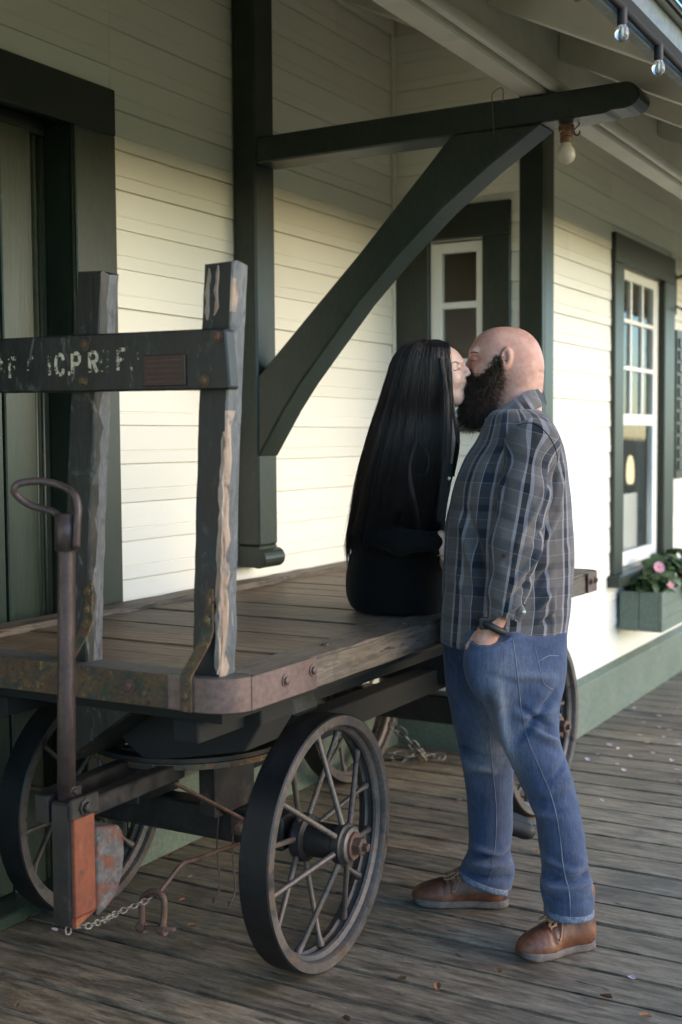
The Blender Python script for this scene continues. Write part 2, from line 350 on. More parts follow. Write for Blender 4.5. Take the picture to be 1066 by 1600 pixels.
# ------------------------------------------------------------------ ground and floor
PITCH = 0.1645
floor = bpy.data.objects.new('floor', None); COL.objects.link(floor); floor['kind'] = 'structure'; floor.location = (0, 0, 0)
def plank_mesh(seed, y0, y1, w):
    rg = random.Random(seed); bm = box_bm((-w/2, y0, -0.045), (w/2, y1, 0), 0.0)
    bmesh.ops.subdivide_edges(bm, edges=[e for e in bm.edges if abs(e.verts[0].co.y-e.verts[1].co.y) > 1], cuts=9)
    for v in bm.verts:
        if v.co.z > -0.01:
            v.co.x += rg.uniform(-0.0022, 0.0022); v.co.z += rg.uniform(-0.0012, 0.0012)
    bmesh.ops.bevel(bm, geom=[e for e in bm.edges if all(v.co.z > -0.01 for v in e.verts) and abs(e.verts[0].co.x) > w*0.4 and abs(e.verts[1].co.x) > w*0.4
                              and e.verts[0].co.x*e.verts[1].co.x > 0], offset=0.005, segments=2, affect='EDGES')
    return bm_mesh('plank', bm)
pm_ = [plank_mesh(i, -1.6, 2.95, PITCH-0.0085) for i in range(7)]
for i in range(-8, 62):
    o = put('plank', pm_[i % 7], M['plank'], floor, loc=(3.1235+PITCH*(i-3.5)+0.0, 0, random.uniform(-0.0025, 0.001)))
    o.rotation_euler = (0, random.uniform(-0.006, 0.006), 0)
g = put('ground', np_mesh('ground', [(-1400, -1400, -0.62), (1400, -1400, -0.62), (1400, 1400, -0.62), (-1400, 1400, -0.62)], [(0, 1, 2, 3)]), M['soil']); g['kind'] = 'structure'
bx = box('platform_base', (1.0, -1.55, -0.6), (12.9, 2.9, -0.06), M['hollow'], bevel=0, off=(0, 0, 0)); bx['kind'] = 'structure'

# ------------------------------------------------------------------ station building
YL, YR, XB = 2.77, 2.02, 5.354
st = origin(thing('station_building', 'cream clapboard railway station with dark green trim and deep eaves', 'building', (5.0, 2.8, 0)))
SP = 0.1335; ZB = 2.487
PROF = [(0, 0.0), (-0.016, 0.002), (-0.0165, 0.042), (-0.0115, 0.0455), (-0.0155, 0.049), (-0.012, 0.128), (-0.007, SP-0.0005), (0, SP-0.0005)]
_sm = {}
def siding(axis, a, b, z0, z1, plane, cut_hi=None):
    """rows of drop siding; the board runs along axis from a to b, its face at plane looking towards -Y (axis 0) or -X (axis 1)"""
    k0 = math.ceil((z0-ZB)/SP - 1e-6); k1 = math.floor((z1-ZB)/SP + 1e-6); o_ = OFF[st.name]
    rg = random.Random(int(a*977+z0*31)); L = b-a
    def mesh(a, b):
        key = (axis, round(a, 3), round(b, 3))
        if key not in _sm:
            bm = bmesh.new(); prism_bm([(p[0], p[1]) for p in PROF], axis, a, b, bm=bm); _sm[key] = bm_mesh('siding_board', bm)
        return _sm[key]
    for k in range(k0, k1):
        cuts = [a, b] if L < 0.7 or rg.random() < 0.55 else [a, a+L*rg.choice((0.28, 0.41, 0.63, 0.74)), b]
        for u, v in zip(cuts, cuts[1:]):
            jz = rg.uniform(-0.0009, 0.0009); jo = rg.uniform(-0.0012, 0.0006)
            loc = (-o_[0], plane-o_[1]+jo, ZB+k*SP-o_[2]+jz) if axis == 0 else (plane-o_[0]+jo, -o_[1], ZB+k*SP-o_[2]+jz)
            yield put('siding_board', mesh(u, v-0.0012 if v != b else v), M['cream'], st, loc=loc)
def rows(*a): return list(siding(*a))
ZT = ZB+7*SP
# main wall: left of the door, over the door, right of the door
rows(0, 3.272, XB-0.0165, ZB-16*SP, ZT, YL); rows(0, 1.55, 3.271, ZB+2*SP, ZT, YL); rows(0, -2.4, 1.549, ZB-16*SP, ZT, YL)
box('siding_infill', (1.55, YL-0.013, 2.68), (3.271, YL-0.002, ZB+2*SP-0.001), M['cream'], st, 0)
# bay side wall (faces the camera) around its window, bay front wall around its window
rows(1, YR+0.08, YL-0.0165, ZB+1*SP, ZT, XB); rows(1, YR+0.08, 2.146, ZB-16*SP, ZB+1*SP, XB); rows(1, 2.734, YL-0.0165, ZB-16*SP, ZB+1*SP, XB)
rows(1, 2.1465, 2.7335, ZB-16*SP, ZB-7*SP, XB)
rows(0, XB+0.118, 6.39, ZB-16*SP, ZT-2*SP, YR); rows(0, 7.592, 13.0, ZB-16*SP, ZT-2*SP, YR)
rows(0, 6.3905, 7.5915, ZB-16*SP, ZB-13*SP, YR); rows(0, 6.3905, 7.5915, ZB+1*SP, ZT-2*SP, YR)
# wall bodies behind the boards (with real openings)
def body(lo, hi): return box('wall_core', lo, hi, M['cream'], st, 0)
body((3.28, YL+0.001, 0), (XB-0.0, YL+0.12, 3.6)); body((-2.4, YL+0.001, 0), (1.55, YL+0.12, 3.6)); body((1.551, YL+0.001, 2.66), (3.279, YL+0.12, 3.6))
body((XB+0.001, YR+0.001, 0), (XB+0.1, 2.29, 3.3)); body((XB+0.001, 2.551, 0), (XB+0.1, YL+0.12, 3.5)); body((XB+0.001, 2.2901, 0), (XB+0.1, 2.5509, 1.6)); body((XB+0.001, 2.2901, 2.43), (XB+0.1, 2.5509, 3.4))
body((XB+0.1001, YR+0.001, 0), (6.53, YR+0.1, 3.2)); body((7.58, YR+0.001, 0), (13, YR+0.1, 3.2)); body((6.5301, YR+0.001, 0), (7.5799, YR+0.1, 0.76)); body((6.5301, YR+0.001, 2.43), (7.5799, YR+0.1, 3.2))
# frieze on the main wall, under the soffit
box('frieze_board', (-2.4, YL-0.03, ZT+0.003), (XB-0.018, YL-0.002, ZT+0.14), M['cream'], st, 0.003)
# baseboards with a sloping cap
def baseboard(x0, x1, yf, yb):
    prism('baseboard', [(yb, 0.0), (yf, 0.0), (yf, 0.235), (yf+0.004, 0.242), (yb-0.004, 0.268), (yb, 0.268)], 0, x0, x1, M['sage'], st, 0)
baseboard(3.275, XB-0.03, YL-0.035, YL-0.001); baseboard(-2.4, 1.545, YL-0.035, YL-0.001); baseboard(XB+0.122, 13, YR-0.03, YR-0.001)
for (x0, x1, yf, yb) in ((3.275, XB-0.034, YL-0.05, YL-0.0005), (XB+0.123, 13, YR-0.045, YR-0.0005)):
    prism('water_table', [(yf, 0.245), (yb-0.002, 0.272), (yb-0.002, 0.285), (yf, 0.262)], 0, x0, x1, M['sage'], st, 0.002)
prism('baseboard', [(XB-0.03, 0), (XB-0.001, 0), (XB-0.001, 0.268), (XB-0.03, 0.238)], 1, YR+0.09, YL-0.037, M['sage'], st, 0)
# corner boards of the bay
box('corner_board', (XB-0.03, YR-0.032, 0.0), (XB-0.001, YR+0.082, 3.22), M['green'], st, 0.004)
box('corner_board', (XB-0.0005, YR-0.032, 0.0), (XB+0.117, YR-0.001, 3.22), M['green'], st, 0.004)
box('inner_corner_strip', (XB-0.035, YL-0.034, 0.27), (XB-0.0168, YL-0.0168, 3.42), M['cream'], st, 0.002)

# door in the main wall
dr = put('door', bm_mesh('door', box_bm((1.75-5, 2.872-2.8, 0.02), (3.062-5, 2.915-2.8, 2.53), 0)), M['door_green'], st)
for i, (x0, x1) in enumerate(((1.80, 1.985), (1.99, 2.175), (2.18, 2.365), (2.37, 2.555), (2.56, 2.745), (2.752, 2.842))):
    box('door_board', (x0, 2.862 if i < 5 else 2.852, 0.05), (x1, 2.8715, 2.45), M['door_green'], dr, 0.004)
box('door_stile', (2.848, 2.846, 0.03), (2.985, 2.8715, 2.50), M['door_green'], dr, 0.004)
for z in (0.45, 1.18, 1.95):
    box('door_rail', (1.8, 2.845, z), (2.747, 2.8615, z+0.12), M['door_green'], dr, 0.004)
for x in (2.995, 3.028):
    tube('door_bead', [(x, 2.858, 0.02), (x, 2.858, 2.485)], 0.0085, M['green'], dr, 8)
box('door_stop', (2.988, 2.8585, 0.02), (3.059, 2.871, 2.49), M['green'], dr, 0.002)
box('door_stop_head', (1.78, 2.852, 2.491), (3.059, 2.871, 2.545), M['green'], dr, 0.003)
box('door_jamb', (3.062, YL-0.02, 0.0), (3.078, 2.93, 2.56), M['green'], st, 0.002)
box('door_jamb', (1.71, YL-0.02, 0.0), (1.748, 2.93, 2.56), M['green'], st, 0.002)
box('door_head', (1.71, YL-0.02, 2.548), (3.078, 2.93, 2.575), M['green'], st, 0.002)
box('door_casing', (3.070, YL-0.036, 0.0), (3.270, YL-0.0005, 2.52), M['green'], st, 0.004)
box('door_casing', (1.55, YL-0.036, 0.0), (1.72, YL-0.0005, 2.52), M['green'], st, 0.004)
box('door_header', (1.55, YL-0.037, 2.5203), (3.272, YL-0.0005, 2.674), M['green'], st, 0.004)
tube('casing_bead', [(3.066, YL-0.022, 0.01), (3.066, YL-0.022, 2.54)], 0.007, M['green'], st, 8)
box('door_sill', (1.73, YL-0.034, 0.001), (3.06, YL+0.1, 0.045), M['door_green'], st, 0.006)
body((1.551, 2.931, 0), (3.279, 2.96, 2.66))

# window frame, sash and panes: built in a local (u, z) wall frame, then turned onto its wall
def window(axis, u0, u1, z0, z1, plane, cols, zrows, sash, depth_in, trims, label):
    """axis 0: wall along X, axis 1: wall along Y. trims: list of (u0, z0, u1, z1, proud). sash: (u0, z0, u1, z1) white frame; zrows: glass rows; cols: glass columns"""
    def bx_(name, ua, za, ub, zb, d0, d1, mat, parent, bev=0.003):
        lo = (ua, plane+d0, za) if axis == 0 else (plane+d0, ua, za); hi = (ub, plane+d1, zb) if axis == 0 else (plane+d1, ub, zb)
        return box(name, lo, hi, mat, parent, bev)
    first = True; w = None
    for (a, b, c, d, pr) in trims:
        w_ = bx_('window_casing' if not first else 'window', a, b, c, d, -pr, -0.0005, M['green'], w if w else st, 0.004)
        if first: w = w_; first = False
    su0, sz0, su1, sz1 = sash
    gl = [(cols[0][0], su0), (su1, cols[-1][1])]
    # stiles and rails of the sash
    bx_('sash_stile', su0, sz0, cols[0][0], sz1, depth_in, depth_in+0.035, M['white'], w); bx_('sash_stile', cols[-1][1], sz0, su1, sz1, depth_in, depth_in+0.035, M['white'], w)
    zr = sorted(zrows); edges = [sz0] + [v for r in zr for v in r] + [sz1]
    for i in range(0, len(edges), 2):
        wide = edges[i+1]-edges[i]
        bx_('sash_rail' if wide > 0.035 else 'muntin', cols[0][0], edges[i], cols[-1][1], edges[i+1], depth_in+0.001, depth_in+(0.034 if wide > 0.035 else 0.026), M['white'], w, 0.003)
    for r in zr:
        cc = cols if r[1]-r[0] < 0.5 or len(cols) == 1 else [(cols[0][0], cols[-1][1])]
        for i in range(len(cc)-1):
            bx_('muntin', cc[i][1], r[0], cc[i+1][0], r[1], depth_in+0.003, depth_in+0.026, M['white'], w, 0.003)
        for c in cc:
            bx_('pane', c[0], r[0], c[1], r[1], depth_in+0.016, depth_in+0.019, M['glass'], w, 0)
    return w
wa = window(1, 2.14, 2.74, 1.5, 2.59, XB, [(2.322, 2.499)], [(1.655, 1.845), (1.875, 2.112), (2.142, 2.373)], (2.286, 1.6, 2.559, 2.42), -0.012,
            [(2.1465, 1.56, 2.2855, 2.435, 0.03), (2.5595, 1.56, 2.7335, 2.435, 0.03), (2.1465, 2.4353, 2.7335, 2.59, 0.031), (2.13, 1.53, 2.745, 1.599, 0.05)], '')
cw = 0.85; c0 = 6.61; cols = [(6.62, 6.815), (6.845, 7.04), (7.07, 7.265)]
wb = window(0, 6.36, 7.56, 0.72, 2.58, YR-0.01, cols, [(0.86, 1.565), (1.63, 1.87), (1.895, 2.13), (2.155, 2.365)], (6.545, 0.78, 7.365, 2.42), 0.012,
            [(6.39, 0.765, 6.543, 2.425, 0.03), (7.37, 0.765, 7.59, 2.425, 0.03), (6.39, 2.4253, 7.59, 2.58, 0.031)], '')
box('window_sill', (6.35, YR-0.085, 0.70), (7.63, YR-0.0008, 0.764), M['green'], wb, 0.006)
box('sash_reveal', (7.366, YR-0.012, 0.78), (7.369, YR+0.03, 2.42), M['green'], wb, 0)
# rooms behind the two windows: plaster back wall, curtain, lit lamp, notices
box('room_wall', (6.3, YR+1.3, 0.3), (9.2, YR+1.34, 2.9), M['wallplaster'], st, 0); box('room_wall', (9.2, YR+0.1, 0.3), (9.24, YR+1.34, 2.9), M['wallplaster'], st, 0)
box('room_ceiling', (5.5, YR+0.1, 2.901), (9.24, YR+1.34, 2.93), M['wallplaster'], st, 0); box('room_floor', (5.5, YR+0.1, 0.25), (9.24, YR+1.34, 0.299), M['brownwood'], st, 0)
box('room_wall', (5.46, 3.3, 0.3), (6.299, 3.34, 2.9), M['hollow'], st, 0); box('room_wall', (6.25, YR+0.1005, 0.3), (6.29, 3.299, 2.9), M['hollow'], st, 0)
cv = []
for i in range(15): cv.append((7.53+0.022*i, YR+0.16+0.02*math.sin(i*1.9)))
cur = prism('curtain', cv+[(x, y+0.006) for x, y in reversed(cv)], 2, 0.82, 1.58, M['curtain'], st, 0)
cur['label'] = 'grey curtain hanging behind the front window'
# eave brackets: post, beam, brace, foot pad and scroll
br = put('eave_bracket', bm_mesh('eave_bracket', box_bm((3.98-5, 2.645-2.8, 1.085), (4.115-5, YL-0.019-2.8, 3.5), 0.008)), M['green'], st)
BX0, BX1 = 3.98, 4.115
prism('beam', [(2.644, 2.6535), (1.7155, 2.6540), (1.5062, 2.6500), (1.2044, 2.6517), (1.1834, 2.6445), (1.1665, 2.6278), (1.1601, 2.6067), (1.1662, 2.5873), (1.1829, 2.5734), (1.2102, 2.5670), (1.2591, 2.5676), (1.2719, 2.5590), (1.4924, 2.5573), (1.8366, 2.5544), (2.644, 2.5535)], 0, BX0+0.001, BX1-0.001, M['green'], br, 0.006)
prism('brace', [(2.6442, 1.7448), (2.5580, 1.8273), (2.3626, 2.0166), (2.2029, 2.1695), (2.0596, 2.3153), (1.9238, 2.4541), (1.8219, 2.5613), (1.4924, 2.5563), (1.5862, 2.4970), (1.6847, 2.4355), (1.8620, 2.3095), (2.0398, 2.1565), (2.1988, 2.0018), (2.3533, 1.8261), (2.4501, 1.7146), (2.5258, 1.6146), (2.6455, 1.4313)], 0, BX0-0.001, BX1+0.001, M['green'], br, 0.007)
prism('foot_pad', [(2.6484, 1.4337), (2.6634, 1.4288), (2.6680, 1.0944), (2.6500, 1.0975), (2.6526, 1.1249), (2.6642, 1.1546), (2.6616, 1.3393), (2.6493, 1.3692)], 0, BX0+0.004, BX1-0.004, M['green'], br, 0)
prism('foot_block', [(YL-0.019, 1.0), (2.648, 1.0), (2.648, 1.0845), (YL-0.019, 1.0845)], 0, BX0+0.002, BX1-0.002, M['green'], br, 0.004)
scr = [(2.652+0.038*math.cos(a), 1.036+0.038*math.sin(a)) for a in np.linspace(0, 2*math.pi, 20, endpoint=False)]
prism('scroll', scr, 0, BX0-0.004, BX1+0.004, M['green'], br, 0.002)
# roof: purlin, rafters, deck, fascia
SL = 0.5; zb = lambda y: 2.80+(y-1.48)*SL
box('purlin', (-2.4, 1.487, 2.656), (13, 1.575, zb(1.53)+0.15), M['beam_white'], st, 0.006)
tube('conduit', [(-2.4, 1.462, 2.684), (13, 1.462, 2.684)], 0.021, M['beam_white'], st, 12)
raf = bm_mesh('rafter', prism_bm([(0.985, zb(0.985)), (1.486, zb(1.486)), (1.486, zb(1.486)+0.148), (0.985, zb(0.985)+0.148)], 0, -0.02, 0.02, 0.003))
rin = bm_mesh('rafter', prism_bm([(1.576, zb(1.576)), (2.768, zb(2.768)), (2.768, zb(2.768)+0.148), (1.576, zb(1.576)+0.148)], 0, -0.02, 0.02, 0.003))
for i in range(-8, 15):
    x = 4.15+0.625*i
    put('rafter', raf, M['beam_white'], st, loc=(x-5, -2.8, 0))
    if i < 2: put('rafter', rin, M['beam_white'], st, loc=(x-5, -2.8, 0))
for j in range(11):
    ya, yb_ = 0.96+0.17*j, 0.96+0.17*(j+1)-0.004
    if j < 6 or True:
        prism('soffit_board', [(ya, zb(ya)+0.15), (yb_, zb(yb_)+0.15), (yb_, zb(yb_)+0.168), (ya, zb(ya)+0.168)], 0, -2.4, 13, M['beam_white'], st, 0)
prism('roof', [(0.92, zb(0.92)+0.172), (3.6, zb(3.6)+0.169), (3.6, zb(3.6)+0.2), (0.93, zb(0.93)+0.2)], 0, -2.5, 13.1, M['shingle'], st, 0)
prism('roof', [(3.6, zb(3.6)+0.169), (6.2, zb(3.6)-1.1), (6.2, zb(3.6)-1.07), (3.6, zb(3.6)+0.2)], 0, -2.5, 13.1, M['shingle'], st, 0)
box('wall_core', (-2.4, YL+0.7, 0), (13, YL+3.2, 2.9), M['hollow'], st, 0)
box('fascia', (-2.4, 0.955, 2.552), (13, 0.984, 2.70), M['fascia'], st, 0.003)
box('drip_edge', (-2.5, 0.930, 2.7005), (13.1, 0.975, 2.722), M['white'], st, 0.003)
box('fascia_shadow', (-2.4, 0.947, 2.572), (13, 0.9545, 2.622), M['hollow'], st, 0.002)  # dark strip stands in for the shadow beside the cable
box('gutter', (-2.5, 0.862, 2.7225), (13.1, 0.93, 2.80), M['beam_white'], st, 0.01)
# shutter beside the far window
sh = box('shutter', (7.66, YR-0.035, 1.24), (8.12, YR-0.0165, 2.16), M['green'], st, 0.003)
for i in range(11):
    box('slat', (7.70, YR-0.045, 1.29+i*0.076), (8.08, YR-0.0352, 1.35+i*0.076), M['green'], sh, 0.004)
# ------------------------------------------------------------------ baggage cart
ct = origin(thing('baggage_cart', 'old four wheeled wooden station baggage cart with iron wheels beside the clapboard wall', 'cart', (3.65, 2.17, 0)))
cl = lambda p: tuple(p[i]-OFF[ct.name][i] for i in range(3))
ZD = 0.94; CX0, CX1, CY0, CY1 = 2.315, 5.02, 1.618, 2.722
# deck boards run across the cart
nb = 18; wbd = (4.93-2.42)/nb
for i in range(nb):
    rg = random.Random(50+i); x0 = 2.42+wbd*i
    bm = box_bm((x0+0.0018-3.65, 1.742-2.17, ZD-0.045), (x0+wbd-0.0018-3.65, 2.617-2.17, ZD-0.004+rg.uniform(-0.003, 0.002)), 0.003)
    put('deck_board', bm_mesh('deck_board', bm), M['deck'], ct)
def rc(x, y, r, a0, a1, n=7): return [(x+r*math.cos(rad(a)), y+r*math.sin(rad(a))) for a in np.linspace(a0, a1, n)]
prism('end_board', rc(CX0+0.09, CY0+0.09, 0.09, 270, 180) + rc(CX0+0.09, CY1-0.09, 0.09, 180, 90) + [(2.4185, CY1), (2.4185, CY0)], 2, 0.858, ZD-0.001, M['end_top'], ct, 0.004)
prism('end_board', rc(CX1-0.07, CY1-0.07, 0.07, 90, 0) + rc(CX1-0.07, CY0+0.07, 0.07, 0, -90) + [(4.932, CY0), (4.932, CY1)], 2, 0.858, ZD-0.001, M['deck'], ct, 0.004)
def rail_bm(y0, y1, z1):
    bm = box_bm((2.4192-3.65, y0-2.17, 0.858), (4.9312-3.65, y1-2.17, z1), 0.0)
    bmesh.ops.subdivide_edges(bm, edges=[e for e in bm.edges if abs(e.verts[0].co.x-e.verts[1].co.x) > 1], cuts=26)
    rg = random.Random(3)
    bmesh.ops.bevel(bm, geom=[e for e in bm.edges if abs(e.verts[0].co.x-e.verts[1].co.x) > 0.01], offset=0.007, segments=2, affect='EDGES')
    for v in bm.verts: v.co.y += rg.uniform(-0.0025, 0.0025); v.co.z += rg.uniform(-0.002, 0.002)
    return bm
put('side_rail', bm_mesh('side_rail', rail_bm(CY0+0.004, 1.740, ZD)), M['rail'], ct)
put('side_rail', bm_mesh('side_rail', rail_bm(2.619, CY1-0.004, ZD+0.014)), M['rail'], ct)
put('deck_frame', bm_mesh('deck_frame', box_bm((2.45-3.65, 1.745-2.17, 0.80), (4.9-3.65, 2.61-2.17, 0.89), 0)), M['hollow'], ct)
# iron strap round each end
def strap(path, z0, z1, mat, name='strap', t=0.006):
    P = np.array(path); T = np.gradient(P, axis=0); T /= np.linalg.norm(T, axis=1)[:, None]; N = np.stack([T[:, 1], -T[:, 0]], 1)
    outer = P+N*t; bm = bmesh.new(); n = len(P); g = [[], [], [], []]
    for i in range(n):
        for q, (pt, z) in enumerate(((P[i], z0), (P[i], z1), (outer[i], z1), (outer[i], z0))): g[q].append(bm.verts.new((pt[0]-3.65, pt[1]-2.17, z)))
    for i in range(n-1):
        for q in range(4): bm.faces.new((g[q][i], g[(q+1) % 4][i], g[(q+1) % 4][i+1], g[q][i+1]))
    bm.faces.new([g[q][0] for q in range(4)]); bm.faces.new([g[q][-1] for q in range(4)])
    o = put(name, bm_mesh(name, bm), mat, ct); sharpen(o.data); return o
side_y = CY0-0.0012
pathR = [(2.385, side_y)] + rc(CX0+0.09, CY0+0.09, 0.0915, 270, 180, 10) + [(CX0-0.0015, 1.80)]
s1 = strap(([(2.682, side_y), (2.53, side_y)] + pathR)[::-1], 0.862, 0.942, M['strap'])
s2 = strap(([(CX0-0.0015, 1.801), (CX0-0.0015, 2.2)] + [(CX0-0.0015, CY1-0.10)] + rc(CX0+0.09, CY1-0.09, 0.0915, 180, 90, 10) + [(2.68, CY1+0.001)])[::-1], 0.862, 0.942, M['strap_rust'])
s3 = strap([(4.85, side_y), (4.9, side_y)] + rc(CX1-0.07, CY0+0.07, 0.0715, 270, 360, 8) + rc(CX1-0.07, CY1-0.07, 0.0715, 0, 90, 8) + [(4.85, CY1+0.001)], 0.862, 0.942, M['strap'])
for x, z in ((2.53, 0.908), (2.66, 0.912)): hexbolt('bolt', (x, side_y-0.006, z), 1, 0.011, 0.012, M['strap'], s1)
for x in (4.875, 4.935): hexbolt('bolt', (x, side_y-0.006, 0.908), 1, 0.010, 0.012, M['rust'], s3)
hexbolt('bolt', (CX0-0.0075, 1.918, 0.905), 0, 0.013, 0.014, M['rust'], s2)
hexbolt('bolt', (CX0-0.0075, 2.45, 0.905), 0, 0.013, 0.014, M['rust'], s2)
for x, y in ((2.86, 1.69), (3.3, 1.67), (3.72, 1.69), (4.3, 1.69), (4.75, 1.68)): hexbolt('bolt', (x, y, ZD),  2, 0.012, 0.006, M['rust'], ct, sign=1)
# end posts, leaning a little to the platform side
def post(yb0, yb1, lean, ztop, dx, notch):
    bm = bmesh.new(); n = 26; rg = random.Random(int(yb0*100)); xa, xb = 2.362, 2.422
    rings = []
    for i in range(n+1):
        t = i/n; z = ZD-0.02 + t*(ztop-ZD+0.02); y = lean*t*t*0.4 + lean*t*0.6; e = (0.005 if notch and t < 0.45 else 0.002)
        j = lambda a: rg.uniform(-a, a)
        bw = 0.026+j(0.010); ring = [(xa+j(0.001), yb0+y+j(e*0.5)), (xa+0.004, yb0+y-0.004+j(e)), (xa+bw, yb0+y-0.004+j(e)), (xb+j(0.002), yb0+y-0.004+j(e*0.6)), (xb+0.004, yb0+y+j(0.002)), (xb+0.002, yb1+y), (xa, yb1+y+j(0.0015))]
        rings.append([bm.verts.new((p[0]+dx*t-3.65, p[1]-2.17, z + (rg.uniform(-0.006, 0.006) if i == n else 0))) for p in ring])
    for a, b in zip(rings, rings[1:]):
        for k in range(7): bm.faces.new((a[k], a[(k+1) % 7], b[(k+1) % 7], b[k]))
    bm.faces.new(rings[0]); bm.faces.new(rings[-1])
    me = bm_mesh('end_post', bm); o = put('end_post', me, [M['post'], M['post_lit'], M['bare']], ct)
    for p in me.polygons:
        if p.normal.y < -0.6: p.material_index = 1  # side towards the open platform: daylight put into the paler tone
        if p.normal.y < -0.2 and p.center.x+3.65 < xa+0.018+dx: p.material_index = 2 if notch and (p.center.z < 1.57 or p.center.z > 1.8) and p.center.z < 1.87 else (1 if notch else 0)
    sharpen(me, 30); return o
p1 = post(1.690, 1.766, -0.052, 1.912, 0.0, True); p1['label'] = 'end post split along its edge to bare wood'
p2 = post(2.106, 2.180, -0.078, 1.917, 0.0, False)
p3 = post(2.52, 2.595, -0.085, 1.915, 0.0, False)
# bare split strips on the near post
def splint(name, pts, w, mat, parent):
    """a torn sliver of wood lying on the post: irregular strip with thickness"""
    rg = random.Random(len(pts)); bm = bmesh.new(); A = []
    for i, (x, y, z) in enumerate(pts):
        ww = w*(rg.uniform(0.45, 1.0) if 0 < i < len(pts)-1 else 0.15)
        A.append([bm.verts.new(cl((x, y-ww/2, z))), bm.verts.new(cl((x-0.004, y-ww/2+0.002, z))), bm.verts.new(cl((x-0.004, y+ww/2-0.002, z))), bm.verts.new(cl((x, y+ww/2, z)))])
    for a, b in zip(A, A[1:]):
        for k in range(4): bm.faces.new((a[k], a[(k+1) % 4], b[(k+1) % 4], b[k]))
    bm.faces.new(A[0]); bm.faces.new(A[-1]); return put(name, bm_mesh(name, bm), mat, parent)
def post_y(z): t = (z-0.92)/0.99; return 1.690 - 0.052*(0.6*t+0.4*t*t)
zz = np.linspace(1.90, 1.78, 7); splint('bare_wood', [(2.361, post_y(z)+0.062+random.uniform(-.002, .002), z) for z in zz], 0.019, M['bare'], p1)
zz = np.linspace(1.905, 1.79, 7); splint('bare_wood', [(2.361, post_y(z)+0.038+random.uniform(-.003, .003), z) for z in zz], 0.016, M['bare'], p1)
zz = np.linspace(1.52, 0.945, 26); splint('bare_wood', [(2.3605, post_y(z)+0.001+0.005*(1.5-z)+random.uniform(-.002, .002), z) for z in zz], 0.020, M['bare'], p1)
# cross board with stencilled letters, plaque and bolts
XF = 2.322
cb = prism('cross_board', [(1.622, 1.616), (1.619, 1.62), (1.630, 1.752), (1.636, 1.756), (2.1, 1.762), (2.74, 1.768), (2.74, 1.632), (2.1, 1.622)], 0, XF, 2.360, M['post'], ct, 0.004)
for y, z in ((2.049, 1.735), (2.055, 1.647), (1.652, 1.737), (1.690, 1.637), (2.46, 1.735), (2.47, 1.65)):
    hexbolt('bolt', (XF, y, z), 0, 0.010, 0.012, M['strap_rust'], cb)
box('plaque', (XF-0.005, 1.742, 1.628), (XF-0.0005, 1.865, 1.702), M['plaque'], cb, 0.002)
for k in range(5): box('plaque_line', (XF-0.0058, 1.752, 1.637+0.0125*k), (XF-0.0051, 1.855, 1.640+0.0125*k), M['rust'], cb, 0)
# letters: strokes in (column, row) of a 0..1 cell, drawn as thin flat stencil pieces
def lmat(name, lo, hi):
    t = NT(name); v = t.coords((1, 1, 1), False)
    n = t.noise(v, 70, 5, 0.7); fac = t.ramp(n, [(lo, 0.0), (hi, 1.0)])
    tr = t.node('ShaderNodeBsdfTransparent'); mx = t.node('ShaderNodeMixShader')
    t.b.inputs['Base Color'].default_value = (0.62, 0.56, 0.43, 1); t.b.inputs['Roughness'].default_value = 0.7
    t.link(fac, mx.inputs[0]); t.link(tr.outputs[0], mx.inputs[1]); t.link(t.b.outputs[0], mx.inputs[2]); t.link(mx.outputs[0], t.out.inputs[0]); return t.m
LM = {'new': lmat('stencil_paint', 0.38, 0.5), 'old': lmat('faded_stencil_paint', 0.46, 0.56), 'ghost': lmat('ghost_stencil_paint', 0.54, 0.62)}
GL = {'C': [[(0.95, 0.72), (0.85, 0.92), (0.62, 1), (0.4, 1)], [(0.22, 0.95), (0.05, 0.75), (0, 0.5), (0.05, 0.25), (0.22, 0.05)], [(0.4, 0), (0.62, 0), (0.85, 0.08), (0.95, 0.28)]],
      'P': [[(0.08, 0), (0.08, 1)], [(0.3, 1), (0.7, 1), (0.95, 0.85), (0.95, 0.62), (0.7, 0.47), (0.3, 0.47)]],
      'R': [[(0.08, 0), (0.08, 1)], [(0.3, 1), (0.7, 1), (0.95, 0.85), (0.95, 0.64), (0.7, 0.5), (0.3, 0.5)], [(0.55, 0.42), (0.95, 0.0)]],
      'F': [[(0.08, 0), (0.08, 1)], [(0.3, 1), (0.95, 1)], [(0.3, 0.52), (0.75, 0.52)]],
      '.': [[(0.3, 0.02), (0.6, 0.02)]], '1': [[(0.5, 0), (0.5, 1)]]}
def letter(ch, y, z, w, h, st_, mat):
    bm = bmesh.new(); t = st_/2
    for s_ in GL[ch]:
        P = np.array([(y-p[0]*w, z+p[1]*h) for p in s_]); T = np.gradient(P, axis=0); T /= np.linalg.norm(T, axis=1)[:, None]; N = np.stack([-T[:, 1], T[:, 0]], 1)
        a = [bm.verts.new((XF-0.0012-3.65, q[0]-2.17, q[1])) for q in P+N*t]; b = [bm.verts.new((XF-0.0012-3.65, q[0]-2.17, q[1])) for q in P-N*t]
        for i in range(len(P)-1): bm.faces.new((a[i], a[i+1], b[i+1], b[i]))
    return put('stencil_letter', bm_mesh('stencil_letter', bm), mat, cb)
